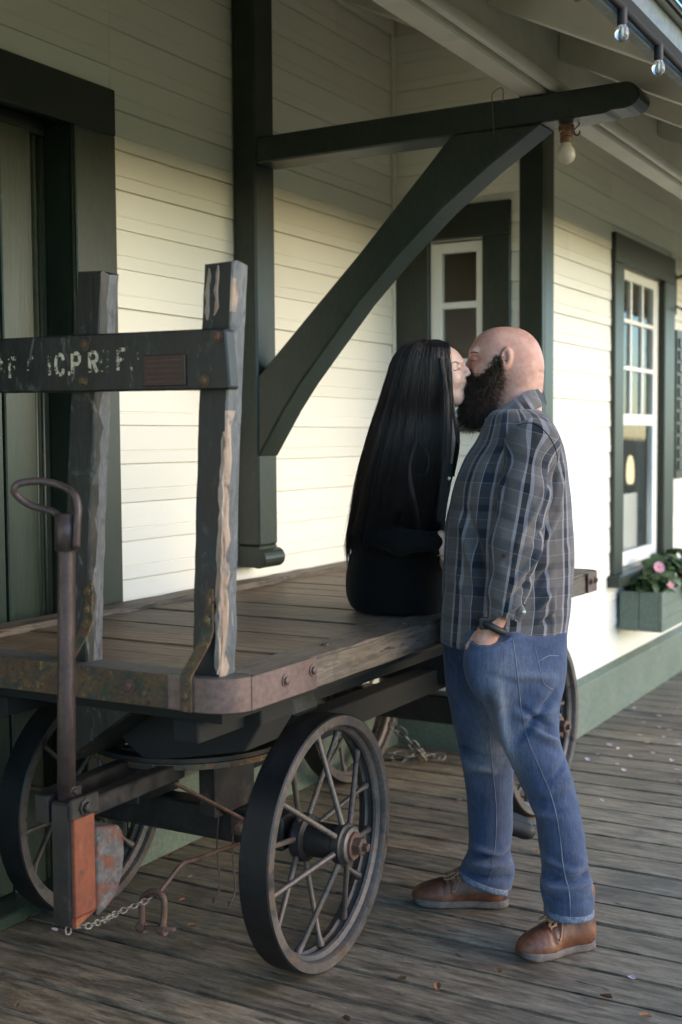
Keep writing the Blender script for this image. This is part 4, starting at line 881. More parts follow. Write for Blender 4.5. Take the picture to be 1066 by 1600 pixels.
H = smin(H, chainsdf(g, [(0.0149, 0.0800, 1.6952), (0.0248, 0.0800, 1.6225), (0.0246, 0.0500, 1.5317)], [0.066, 0.066, 0.080], 0.03), 0.03)
H = smin(H, cone(g, (0.0563, 0.0800, 1.6890), (0.0544, 0.0800, 1.6164), 0.038, 0.04), 0.02)           # nape
H = H + 0.0022*np.exp(-((g.Z-(0.0779, 0.0800, 1.6986)[2])/0.006)**2)*(g.X > 0.08)               # neck crease
# ear: rim, lobe and bowl
ex, ey, ez = (-0.0192, 0.0020, 1.7393)
ey = ey-0.003; E_ = ell(g, (ex, ey, ez), (0.0185, 0.012, 0.035), -0.12); E_ = smax(E_, -ell(g, (ex-0.003, ey-0.013, ez+0.003), (0.0115, 0.0125, 0.023), -0.12), 0.003); E_ = smin(E_, chainsdf(g, [(ex+0.002, ey-0.006, ez+0.018), (ex+0.007, ey-0.006, ez+0.004), (ex+0.004, ey-0.006, ez-0.012)], [0.0022, 0.003, 0.003], 0.002), 0.003)
E_ = smin(E_, ell(g, (ex-0.006, ey-0.001, ez-0.026), (0.009, 0.006, 0.011)), 0.006); E_ = smin(E_, cone(g, (ex-0.012, ey-0.002, ez+0.006), (ex-0.012, ey-0.002, ez-0.012), 0.004, 0.005), 0.005)
H = smin(H, E_, 0.006)
Vh, Fh = g.mesh(H)
g2 = Grid((-0.27, -0.34, 0.86), (0.17, 0.34, 1.48), 0.009)
T_ = loft(g2, [(1.5567, 0.0202, 0.0200, 0.0777, 0.0900), (1.4888, 0.0203, 0.0200, 0.1264, 0.1700), (1.3723, -0.0078, 0.0200, 0.1568, 0.1800), (1.2161, -0.0214, 0.0200, 0.1631, 0.1700), (1.0394, -0.0253, 0.0200, 0.1596, 0.1650), (0.8815, -0.0281, 0.0200, 0.1571, 0.1600)])
T_ = smin(T_, chainsdf(g2, [(0.0334, -0.1700, 1.4983), (-0.0104, -0.2200, 1.1698), (-0.0652, -0.2200, 1.0044)], [0.055, 0.042, 0.033], 0.03), 0.02)
T_ = smin(T_, chainsdf(g2, [(0.0518, 0.2100, 1.4882), (-0.0279, 0.2600, 1.1565), (-0.1298, 0.2400, 1.1132)], [0.055, 0.042, 0.03], 0.03), 0.02)
Vt, Ft = g2.mesh(T_)
g3 = Grid(tuple(np.array((-0.2092, -0.1400, 0.7952))-0.02), tuple(np.array((-0.0106, -0.2600, 1.0553))+0.03), 0.004) if False else None
def hand(lo, hi, wrist, palm, knk, tips, rp, rf, thumb, h=0.0032):
    """palm with four unequal curled fingers and a thumb from its side; knk: knuckles, tips: list of (mid, tip)"""
    gg = Grid(lo, hi, h); D = cone(gg, wrist, palm, rp*0.9, rp); 
    for k, (m_, t_) in zip(knk, tips): D = smin(D, cone(gg, palm, k, rp*0.75, rf*1.15), 0.008); D = smin(D, chainsdf(gg, [k, m_, t_], [rf*1.1, rf, rf*0.8], 0.003), 0.003)
    D = smin(D, chainsdf(gg, thumb, [rf*1.3, rf*1.2, rf*0.9], 0.004), 0.006); return gg.mesh(D)
W0 = np.array((-0.0689, -0.2200, 1.0045)); W1 = np.array((-0.1094, -0.2050, 0.9191)); dn = np.array([-0.15, 0.0, -1.0])
kn = [W1+np.array([dx, 0.006, -0.03+dz]) for dx, dz in ((-0.03, 0.004), (-0.011, -0.004), (0.009, -0.003), (0.028, 0.004))]
tp = [(k+np.array([-0.003, 0.008, -0.035]), k+np.array([-0.004, 0.022, -0.06+e])) for k, e in zip(kn, (0.004, -0.004, 0, 0.012))]
Vp, Fp = hand(W1-np.array([0.09, 0.05, 0.13]), W0+np.array([0.07, 0.07, 0.05]), W0, W1, kn, tp, 0.034, 0.0095, [W1+np.array([-0.022, 0.004, 0.012]), W1+np.array([-0.042, 0.010, -0.02]), W1+np.array([-0.046, 0.018, -0.05])])
F0 = np.array((-0.1303, 0.2350, 1.1137)); F1 = F0+np.array([-0.06, 0.0, -0.01])
kn = [F1+np.array([-0.035, 0.005, dz]) for dz in (0.028, 0.01, -0.01, -0.028)]
tp = [(k+np.array([-0.03, 0.012, 0]), k+np.array([-0.045+e, 0.032, 0])) for k, e in zip(kn, (0.004, -0.003, 0, 0.01))]
Vq, Fq = hand(F1-np.array([0.13, 0.06, 0.08]), F0+np.array([0.05, 0.08, 0.08]), F0, F1, kn, tp, 0.03, 0.0092, [F1+np.array([0, 0, 0.02]), F1+np.array([-0.03, -0.005, 0.042]), F1+np.array([-0.05, -0.005, 0.045])])
def joinVF(*L):
    V = []; F = []; n = 0
    for v, f in L: V.append(v); F.append(f+n); n += len(v)
    return np.vstack(V), np.vstack(F)
body_m = sculpt('body', joinVF((Vh, Fh), (Vt, Ft), (Vp, Fp), (Vq, Fq)), M['skin_m'], man)
# shirt body
tors = [(1.5853, 0.0076, 0.0000, 0.0676, 0.0850), (1.5660, 0.0134, 0.0000, 0.0889, 0.1150), (1.5313, 0.0154, 0.0000, 0.1083, 0.1550), (1.4889, 0.0164, 0.0000, 0.1267, 0.1780), (1.4310, 0.0039, 0.0000, 0.1530, 0.1830), (1.3729, -0.0048, 0.0000, 0.1696, 0.1820), (1.2953, -0.0096, 0.0000, 0.1805, 0.1780), (1.2175, -0.0134, 0.0000, 0.1884, 0.1760), (1.1395, -0.0143, 0.0000, 0.1935, 0.1750), (1.0613, -0.0152, 0.0000, 0.1948, 0.1760), (0.9830, -0.0191, 0.0000, 0.1950, 0.1800), (0.9142, -0.0259, 0.0000, 0.1923, 0.1840), (0.8355, -0.0317, 0.0000, 0.1906, 0.1840)]
g = Grid((-0.27, -0.27, 0.86), (0.20, 0.27, 1.66), 0.0055)
S_ = loft(g, tors, 2.15, 0.02)
S_ = smin(S_, chainsdf(g, [(0.0474, -0.0800, 1.5001), (0.0285, -0.1300, 1.4741)], [0.055, 0.065], 0.03), 0.04)
S_ = smin(S_, chainsdf(g, [(0.0697, 0.1400, 1.5122), (0.0475, 0.1800, 1.4782), (-0.0175, 0.2600, 1.1772), (-0.1023, 0.2450, 1.1209)], [0.07, 0.066, 0.058, 0.04], 0.03), 0.03)
hx = [(-0.2202, 0.0000, 0.8803), (-0.1636, -0.0600, 0.8801), (-0.0962, -0.1400, 0.9367), (-0.0294, -0.2000, 0.9288), (0.0574, -0.1200, 0.8848), (0.1588, 0.0000, 0.8459)]
hem = np.interp(g.X, [p[0] for p in hx], [p[2] for p in hx]); S_ = smax(S_, hem-g.Z, 0.006)
S_ = smax(S_, -cone(g, (0.0386, 0.0800, 1.6656), (0.0313, 0.0700, 1.5672), 0.078, 0.078), 0.008)
V, F = g.mesh(S_); N = normals(V, F)
dsp = 0.009*vnoise(V, (9, 9, 5), 1)+0.006*vnoise(V, (20, 20, 11), 2)+0.010*ridge(V, (15, 15, 5), 8)
for a, b, w, am in (((0.1130, -0.1200, 1.2821), (-0.0019, -0.2000, 1.0939), 0.012, 0.010), ((0.1487, -0.0700, 1.2025), (0.0259, -0.2000, 1.0473), 0.012, -0.009), ((0.1584, -0.0600, 1.1248), (0.0352, -0.2000, 0.9916), 0.011, 0.010), ((0.1626, -0.0600, 1.0285), (0.0445, -0.2000, 0.9450), 0.01, -0.009),
                    ((0.1183, -0.1400, 1.4326), (0.0893, -0.1700, 1.3038), 0.009, -0.012), ((0.1407, -0.1200, 1.4133), (0.1134, -0.1600, 1.2845), 0.008, 0.009), ((0.0921, -0.1600, 0.9102), (0.0992, -0.1600, 1.0417), 0.010, 0.007),
                    ((-0.1951, -0.1000, 1.3210), (-0.1032, -0.2000, 0.9926), 0.015, 0.010), ((-0.1500, -0.1200, 1.2840), (-0.0909, -0.1900, 1.0469), 0.012, -0.011), ((-0.2049, -0.1000, 1.1315), (-0.1125, -0.2000, 0.9462), 0.012, 0.010), ((-0.2090, -0.1000, 1.0363), (-0.1473, -0.1800, 0.9340), 0.010, -0.009),
                    ((-0.0995, -0.1700, 1.4900), (-0.0756, -0.2000, 1.3250), 0.010, -0.010), ((-0.1272, -0.1700, 1.3980), (-0.1167, -0.1900, 1.2325), 0.012, 0.008), ((-0.1818, -0.1000, 1.3587), (-0.1615, -0.1400, 1.1916), 0.012, -0.007), ((0.1400, -0.0800, 0.9736), (0.0697, -0.1600, 0.9009), 0.009, 0.008)):
    dsp += 2.1*seg_fold(V, a, b, w*0.85, am)
V0 = V; V = relax(V + N*dsp[:, None], F, 1, 0.25)
zc = V0[:, 2]; tr = np.array(tors); cx = smooth1(zc, tr[:, 0], tr[:, 1]); cy = smooth1(zc, tr[:, 0], tr[:, 2]); rx = smooth1(zc, tr[:, 0], tr[:, 3]); ry = smooth1(zc, tr[:, 0], tr[:, 4])
th = np.arctan2((V0[:, 1]-cy)/ry, (V0[:, 0]-cx)/rx); shirt = sculpt('shirt', (V, F), M['plaid'], man, {'warp': th*0.205+0.04*(zc > 1.37)*(zc-1.37), 'weft': zc+0.012*vnoise(V, (8, 8, 8), 4)})
# near sleeve
ax = [(0.0518, -0.1000, 1.5095), (0.0342, -0.1650, 1.4743), (0.0055, -0.2100, 1.3432), (-0.0232, -0.2330, 1.1985), (-0.0417, -0.2350, 1.0798), (-0.0595, -0.2320, 0.9821)]
rs = [0.056, 0.074, 0.073, 0.070, 0.056, 0.044]
g = Grid((-0.12, -0.36, 0.95), (0.20, -0.02, 1.64), 0.005)
A_ = chainsdf(g, ax, rs, 0.03, 0.85); A_ = smax(A_, (-0.0595, -0.2320, 0.9748)[2]+0.25*(g.X-(-0.0595, -0.2320, 0.9748)[0])-g.Z, 0.004)
A_ = smax(A_, -cone(g, (-0.0595, -0.2320, 0.9821), (-0.0741, -0.2320, 0.9232), 0.037, 0.037), 0.004)
V, F = g.mesh(A_); N = normals(V, F); dsp = 0.006*vnoise(V, (14, 14, 8), 6)+0.004*vnoise(V, (30, 30, 16), 7)+0.007*ridge(V+0.5*V[:, [2, 0, 1]], (16, 16, 12), 9)
for a, b, w, am in (((0.0538, -0.2500, 1.3446), (-0.0407, -0.2800, 1.1846), 0.010, 0.008), ((0.0488, -0.2600, 1.2366), (-0.0587, -0.2800, 1.1486), 0.009, -0.009), ((0.0364, -0.2700, 1.1795), (-0.0406, -0.2800, 1.0852), 0.009, 0.009), ((0.0257, -0.2700, 1.1107), (-0.0586, -0.2800, 1.0400), 0.008, -0.007),
                    ((0.0914, -0.2200, 1.4160), (0.0449, -0.2500, 1.2903), 0.010, -0.009), ((-0.0031, -0.2700, 1.0474), (-0.0676, -0.2800, 1.0038), 0.007, 0.006), ((-0.0599, -0.2200, 1.4899), (-0.0638, -0.2500, 1.3274), 0.01, -0.006)):
    dsp += 2.1*seg_fold(V, a, b, w*0.85, am)
V0 = V; V = relax(V+N*dsp[:, None], F, 1, 0.25); AX = np.array(ax); cz = V0[:, 2]; c_ = np.stack([smooth1(cz, AX[:, 2], AX[:, k]) for k in (0, 1)], 1)
th = np.arctan2(V0[:, 1]-c_[:, 1], V0[:, 0]-c_[:, 0]); sleeve = sculpt('sleeve', (V, F), M['plaid'], shirt, {'warp': th*0.082+0.005, 'weft': cz*1.0+0.03+0.3*(V0[:, 0]-c_[:, 0])})
# collar, yoke seam, cuff flap, chest pocket flap and snaps
def cloth_strip(name, P, Q, mat, parent, t=0.004, attrs=None):
    """a thin double-sided cloth band between two matching curves"""
    P = np.array(P); Q = np.array(Q); n = len(P); mid = (P+Q)/2; d = np.cross(np.gradient(mid, axis=0), Q-P); d /= np.linalg.norm(d, axis=1)[:, None]
    V = np.stack([P-d*t/2, P+d*t/2, Q+d*t/2, Q-d*t/2], 1).reshape(-1, 3); F = []
    for i in range(n-1):
        for k in range(4): F.append((i*4+k, i*4+(k+1) % 4, i*4+4+(k+1) % 4, i*4+4+k))
    F += [(0, 1, 2, 3), tuple(4*(n-1)+k for k in (3, 2, 1, 0))]
    o = sculpt(name, (V, np.array(F)), mat, parent, {'warp': V[:, 0]*1.0+0.5*V[:, 2], 'weft': V[:, 2]*0.6+0.3*V[:, 0]}); return o
ct_ = bez([(0.1017, 0.0800, 1.6514), (0.0697, 0.0150, 1.6451), (0.0484, 0.0020, 1.6409), (0.0098, -0.0250, 1.6191), (-0.0254, -0.0300, 1.5963), (-0.0586, -0.0200, 1.5739), (-0.0795, 0.0150, 1.5573)], 5)
cb_ = bez([(0.1153, 0.0900, 1.6025), (0.0832, -0.0100, 1.5922), (0.0596, -0.0500, 1.5838), (0.0172, -0.1050, 1.5603), (-0.0243, -0.1200, 1.5379), (-0.0586, -0.1100, 1.5159), (-0.0886, -0.0300, 1.5299)], 5)
cloth_strip('collar', ct_, cb_, M['plaid'], shirt, 0.006)
cloth_strip('collar', [p*np.array([1, -1, 1])+np.array([0, 2*0.09, 0]) for p in ct_], [p*np.array([1, -1, 1])+np.array([0, 2*0.09, 0]) for p in cb_], M['plaid'], shirt, 0.006)
def pathon(o, pts, lift, n=8):
    out = []
    for x, y, z in bez(pts, n):
        h = on_surface(o, x, z, lift=lift)
        if h is not None: out.append(h)
    return out
def seam(name, o, pts, r, mat, parent, n=8, lift=0.0006):
    P = pathon(o, pts, lift, n)
    if len(P) > 2: return tube(name, P, r, mat, parent, 5, world=False)
seam('shoulder_seam', sleeve, [(-0.0181, -0.2200, 1.5367), (0.0310, -0.2200, 1.5400), (0.0729, -0.2200, 1.5034), (0.0986, -0.2200, 1.4487), (0.1023, -0.2200, 1.4068)], 0.0011, M['black_knit'], shirt)
fl = pathon(shirt, [(-0.1856, -0.2200, 1.4180), (-0.1455, -0.2200, 1.4104), (-0.1200, -0.2200, 1.4212), (-0.1018, -0.2200, 1.4429)], 0.004, 5); fu = pathon(shirt, [(-0.1509, -0.2200, 1.4905), (-0.1272, -0.2200, 1.4813), (-0.1090, -0.2200, 1.4793), (-0.0963, -0.2200, 1.4756)], 0.004, 5)
if len(fl) == len(fu): cloth_strip('pocket_flap', fu, fl, M['plaid'], shirt, 0.004)
for q in ((740,693), (731,722)):
    pass
for px in ((-0.1400, -0.2200, 1.4868), (-0.1583, -0.2200, 1.4324), (-0.1784, -0.2200, 1.3687)):
    h = on_surface(shirt, px[0], px[2], lift=0.003)
    if h is not None: lathe('snap', [(0, -0.002), (0.005, -0.001), (0.005, 0.002), (0, 0.002)], tuple(h), M['metal'], shirt, 1, 10)
h = on_surface(sleeve, (-0.0635, -0.2200, 1.1720)[0], (-0.0635, -0.2200, 1.1720)[2], lift=0.002)
if h is not None:
    lathe('snap', [(0, -0.003), (0.006, -0.001), (0.006, 0.002), (0, 0.002)], tuple(h), M['black'], shirt, 1, 10)
cloth_strip('cuff_flap', bez([(-0.0393, -0.2580, 0.9895), (-0.0281, -0.2680, 1.0200), (-0.0148, -0.2640, 1.0412)], 5), bez([(-0.0157, -0.2580, 0.9765), (-0.0030, -0.2700, 0.9982), (-0.0005, -0.2650, 1.0267)], 5), M['plaid'], shirt, 0.004)
h = on_surface(sleeve, (0.0008, -0.2200, 0.9947)[0], (0.0008, -0.2200, 0.9947)[2], lift=0.004)
lathe('snap', [(0, -0.003), (0.006, -0.001), (0.006, 0.002), (0, 0.002)], (-0.0053, -0.2730, 1.0078), M['metal'], shirt, 1, 10)
# watch
wc = (np.array((-0.0901, -0.2280, 0.9633))); wd = np.array([-0.46, 0.0, -0.89]); e1 = np.array([0, 1.0, 0]); e2 = np.cross(wd, e1)
wp = [tuple(wc+0.038*(math.cos(a)*e1+math.sin(a)*e2)) for a in np.linspace(0, 2*math.pi, 28, endpoint=False)]
watch = tube('watch', wp, 0.0105, M['black'], man, 8, True, world=False)
wb_ = wc+np.array([-0.026, -0.026, 0.012]); put('watch_case', bm_mesh('watch_case', box_bm(tuple(wb_-np.array([0.015, 0.007, 0.018])), tuple(wb_+np.array([0.015, 0.007, 0.018])), 0.005, 2)), M['black'], watch)
# jeans: two legs and seat in one
near = [(0.9235, -0.0137, -0.0600, 0.1652, 0.1350), (0.8864, -0.0026, -0.0700, 0.1524, 0.1320), (0.8224, 0.0051, -0.0900, 0.1431, 0.1250), (0.7589, 0.0090, -0.1100, 0.1263, 0.1150), (0.6939, 0.0133, -0.1200, 0.1072, 0.1050), (0.6206, 0.0282, -0.1350, 0.0917, 0.1000), (0.5477, 0.0561, -0.1500, 0.0839, 0.0950), (0.4738, 0.0829, -0.1600, 0.0762, 0.0900), (0.4002, 0.1077, -0.1700, 0.0686, 0.0860), (0.3077, 0.1222, -0.1800, 0.0676, 0.0830), (0.2291, 0.1300, -0.1850, 0.0666, 0.0800), (0.1811, 0.1321, -0.1900, 0.0750, 0.0860), (0.1485, 0.1378, -0.1900, 0.0732, 0.0820), (0.1063, 0.1398, -0.1900, 0.0676, 0.0760)]
far = [(0.9050, -0.0427, 0.0600, 0.1686, 0.1300), (0.8332, -0.0444, 0.0700, 0.1623, 0.1250), (0.7509, -0.0542, 0.0800, 0.1439, 0.1150), (0.6770, -0.0534, 0.0950, 0.1316, 0.1080), (0.6023, -0.0556, 0.1100, 0.1141, 0.1000), (0.5167, -0.0558, 0.1250, 0.0944, 0.0940), (0.4315, -0.0546, 0.1350, 0.0784, 0.0870), (0.3250, -0.0514, 0.1450, 0.0726, 0.0820), (0.2401, -0.0508, 0.1500, 0.0687, 0.0800), (0.1733, -0.0539, 0.1500, 0.0677, 0.0790), (0.1273, -0.0570, 0.1500, 0.0853, 0.0840), (0.0854, -0.0632, 0.1500, 0.0853, 0.0810), (0.0414, -0.0653, 0.1500, 0.0751, 0.0750)]
g = Grid((-0.30, -0.36, 0.06), (0.24, 0.36, 0.99), 0.006)
J_ = smin(loft(g, near, 2.1, 0.006), loft(g, far, 2.1, 0.006), 0.012)
zo = np.interp(g.X, [(-0.1644, -0.2200, 0.9590)[0], (-0.1387, -0.2200, 0.9217)[0], (-0.0965, -0.2200, 0.9066)[0], (-0.0597, -0.2200, 0.9137)[0], (-0.0321, -0.2200, 0.9284)[0]], [(-0.1644, -0.2200, 0.9590)[2], (-0.1387, -0.2200, 0.9217)[2], (-0.0965, -0.2200, 0.9066)[2], (-0.0597, -0.2200, 0.9137)[2], (-0.0321, -0.2200, 0.9284)[2]])
J_ = smin(J_, smax(ell(g, (-0.0811, -0.1850, 0.8500), (0.085, 0.067, 0.115)), g.Z-zo, 0.004), 0.055)
hz_ = np.interp(g.X, [(-0.1526, 0.1500, 0.1113)[0], (0.0098, 0.1500, 0.0429)[0], (0.0201, 0.1500, 0.0428)[0], (0.0666, -0.1900, 0.1165)[0], (0.2168, -0.1900, 0.1077)[0]], [(-0.1526, 0.1500, 0.1071)[2], (0.0098, 0.1500, 0.0429)[2], 0.0, 0.0, 0.0])
J_ = smax(J_, hz_-g.Z, 0.006)
V, F = g.mesh(J_); N = normals(V, F); dsp = 0.006*vnoise(V, (10, 10, 6), 11)+0.004*vnoise(V, (24, 24, 14), 12)+0.007*ridge(V+0.6*V[:, [2, 0, 1]], (8, 8, 17), 13)
for a, b, w, am in (((0.1153, -0.2200, 0.7806), (-0.0319, -0.2200, 0.6138), 0.014, -0.010), ((0.1082, -0.2200, 0.7155), (-0.0098, -0.2200, 0.6977), 0.014, 0.009), ((0.1010, -0.2200, 0.6502), (-0.0099, -0.2200, 0.7257), 0.011, -0.008), ((0.1307, -0.2200, 0.5994), (0.0327, -0.2200, 0.6600), 0.013, 0.010), ((0.1251, -0.2200, 0.6219), (0.0234, -0.2200, 0.6788), 0.009, -0.009),
                    ((-0.0848, -0.2000, 0.8435), (-0.0318, -0.2200, 0.5482), 0.016, 0.008), ((-0.1170, -0.1900, 0.8231), (-0.0688, -0.2200, 0.6047), 0.014, -0.008), ((-0.0320, -0.2200, 0.8003), (-0.1057, -0.2200, 0.8287), 0.012, -0.005), ((0.0968, -0.2200, 0.8086), (-0.0229, -0.2200, 0.8188), 0.014, 0.006),
                    ((0.1624, -0.2200, 0.5186), (0.0608, -0.2200, 0.4818), 0.011, 0.008), ((0.1345, -0.2200, 0.5657), (0.0422, -0.2200, 0.5007), 0.010, -0.008), ((0.0238, -0.2200, 0.4256), (0.1165, -0.2200, 0.4061), 0.012, 0.006), ((0.0386, -0.2200, 0.4538), (0.1349, -0.2200, 0.4530), 0.010, -0.006),
                    ((0.0489, -0.2400, 0.2060), (0.1986, -0.2400, 0.2143), 0.012, 0.012), ((0.0488, -0.2400, 0.2306), (0.1966, -0.2400, 0.2407), 0.009, -0.011), ((0.0545, -0.2400, 0.1739), (0.2007, -0.2400, 0.1690), 0.009, -0.012), ((0.0579, -0.2400, 0.2907), (0.1596, -0.2400, 0.2486), 0.010, 0.007), ((0.1780, -0.2400, 0.2804), (0.0950, -0.2400, 0.2302), 0.010, 0.008),
                    ((-0.1552, 0.0800, 0.1569), (0.0163, 0.0800, 0.1597), 0.012, 0.014), ((-0.1511, 0.0800, 0.1856), (0.0102, 0.0800, 0.1885), 0.009, -0.012), ((-0.1552, 0.0800, 0.1240), (0.0103, 0.0800, 0.1145), 0.009, -0.011), ((-0.1309, 0.0800, 0.2224), (-0.0099, 0.0800, 0.1846), 0.010, 0.009), ((0.0102, 0.0800, 0.2111), (-0.1007, 0.0800, 0.1709), 0.009, 0.008),
                    ((-0.1606, 0.0800, 0.4984), (-0.0527, 0.0600, 0.4624), 0.012, 0.009), ((-0.1745, 0.0800, 0.5392), (-0.0627, 0.0600, 0.5131), 0.010, -0.009), ((-0.1466, 0.0800, 0.4576), (-0.0327, 0.0600, 0.4926), 0.011, 0.007), ((-0.1902, 0.0800, 0.7115), (-0.1245, 0.0400, 0.6793), 0.012, 0.006)):
    dsp += 2.2*seg_fold(V, a, b, w*0.85, am)
V = relax(V+N*dsp[:, None], F, 1, 0.25)
def blob(c, r): return np.exp(-(((V-np.array(c))*np.array([1, 0.4, 1])/np.array(r))**2).sum(1))
fd = 0.75*blob((-0.0503, -0.2200, 0.5483), (0.05, 0.2, 0.10))+0.5*blob((-0.0689, -0.2200, 0.6981), (0.05, 0.2, 0.12))+0.35*blob((-0.0781, -0.2200, 0.8285), (0.06, 0.2, 0.06))+0.25*blob((-0.1026, 0.0600, 0.4729), (0.03, 0.2, 0.08))
fd = np.clip(fd + np.clip(dsp*25, -0.1, 0.25), 0, 0.8)
jeans = sculpt('jeans', (V, F), M['denim'], man, {'fade': fd})
def stitched(o, pts, r=0.0014, n=10, two=0.0): return seam('stitching', o, pts, r*0.75, M['thread'], o, n, 0.0002)
stitched(jeans, [(-0.0303, -0.2200, 0.9209), (-0.0229, -0.2200, 0.8560), (-0.0155, -0.2200, 0.7909), (-0.0025, -0.2200, 0.7070), (0.0161, -0.2200, 0.6228), (0.0514, -0.2200, 0.5382), (0.0830, -0.2200, 0.4534), (0.1000, -0.2200, 0.3591), (0.1095, -0.2200, 0.2740), (0.1247, -0.2200, 0.1981), (0.1286, -0.2200, 0.1277)], 0.0022)
stitched(jeans, [(-0.0743, -0.0200, 0.6723), (-0.0665, -0.0200, 0.5735), (-0.0587, -0.0200, 0.4942), (-0.0425, 0.0300, 0.3598), (-0.0425, 0.0300, 0.2385), (-0.0525, 0.0300, 0.1778), (-0.0644, 0.0300, 0.1068)], 0.0019)
stitched(jeans, [(-0.1571, -0.2200, 0.9219), (-0.1332, -0.2200, 0.9069), (-0.0965, -0.2200, 0.9066), (-0.0597, -0.2200, 0.9156), (-0.0340, -0.2200, 0.9265)], 0.0022)
stitched(jeans, [(0.0377, -0.2200, 0.8982), (0.0489, -0.2200, 0.8369), (0.0600, -0.2200, 0.7940), (0.0896, -0.2200, 0.7715)], 0.0018); stitched(jeans, [(0.0470, -0.2200, 0.8555), (0.0782, -0.2200, 0.8682), (0.1114, -0.2200, 0.8643)], 0.0015)
stitched(jeans, [(-0.1959, -0.1200, 0.8771), (-0.1922, -0.1200, 0.8294), (-0.1771, -0.1200, 0.8064)], 0.0012)
def hem_ring(c, zf, name='hem'):
    """turned-up hem: a flat band that follows the leg opening"""
    r_ = c[-1]; me = jeans.data; bv = BVHTree.FromPolygons([v.co for v in me.vertices], [tuple(p.vertices) for p in me.polygons]); P = []
    for a in np.linspace(0, 2*math.pi, 44, endpoint=False):
        d = Vector((math.cos(a), math.sin(a), 0)); o_ = Vector((r_[1], r_[2], 0))+d*0.2; z = zf(r_[1]+math.cos(a)*0.07)+0.013
        h = bv.ray_cast(Vector((o_.x, o_.y, z)), -d)
        if h[0] is not None and (h[0]-Vector((r_[1], r_[2], z))).length < 0.13: P.append((np.array(h[0]), np.array(d)))
    V_ = []; F_ = []; n = len(P)
    for p, d in P:
        for dz, dr in ((-0.013, -0.004), (-0.0135, 0.0022), (-0.006, 0.0036), (0.004, 0.0034), (0.0075, 0.0018), (0.0078, -0.004)): V_.append(p+d*dr+np.array([0, 0, dz]))
    for i in range(n):
        for k in range(5): F_.append((i*6+k, ((i+1) % n)*6+k, ((i+1) % n)*6+k+1, i*6+k+1))
    sculpt(name, (np.array(V_), np.array(F_)), M['hem'], jeans)
hem_ring(near, lambda x: near[-1][0]+0.0); hem_ring(far, lambda x: np.interp(x, [(-0.1526, 0.1500, 0.1113)[0], (0.0098, 0.1500, 0.0429)[0]], [(-0.1526, 0.1500, 0.1071)[2], (0.0098, 0.1500, 0.0429)[2]]))
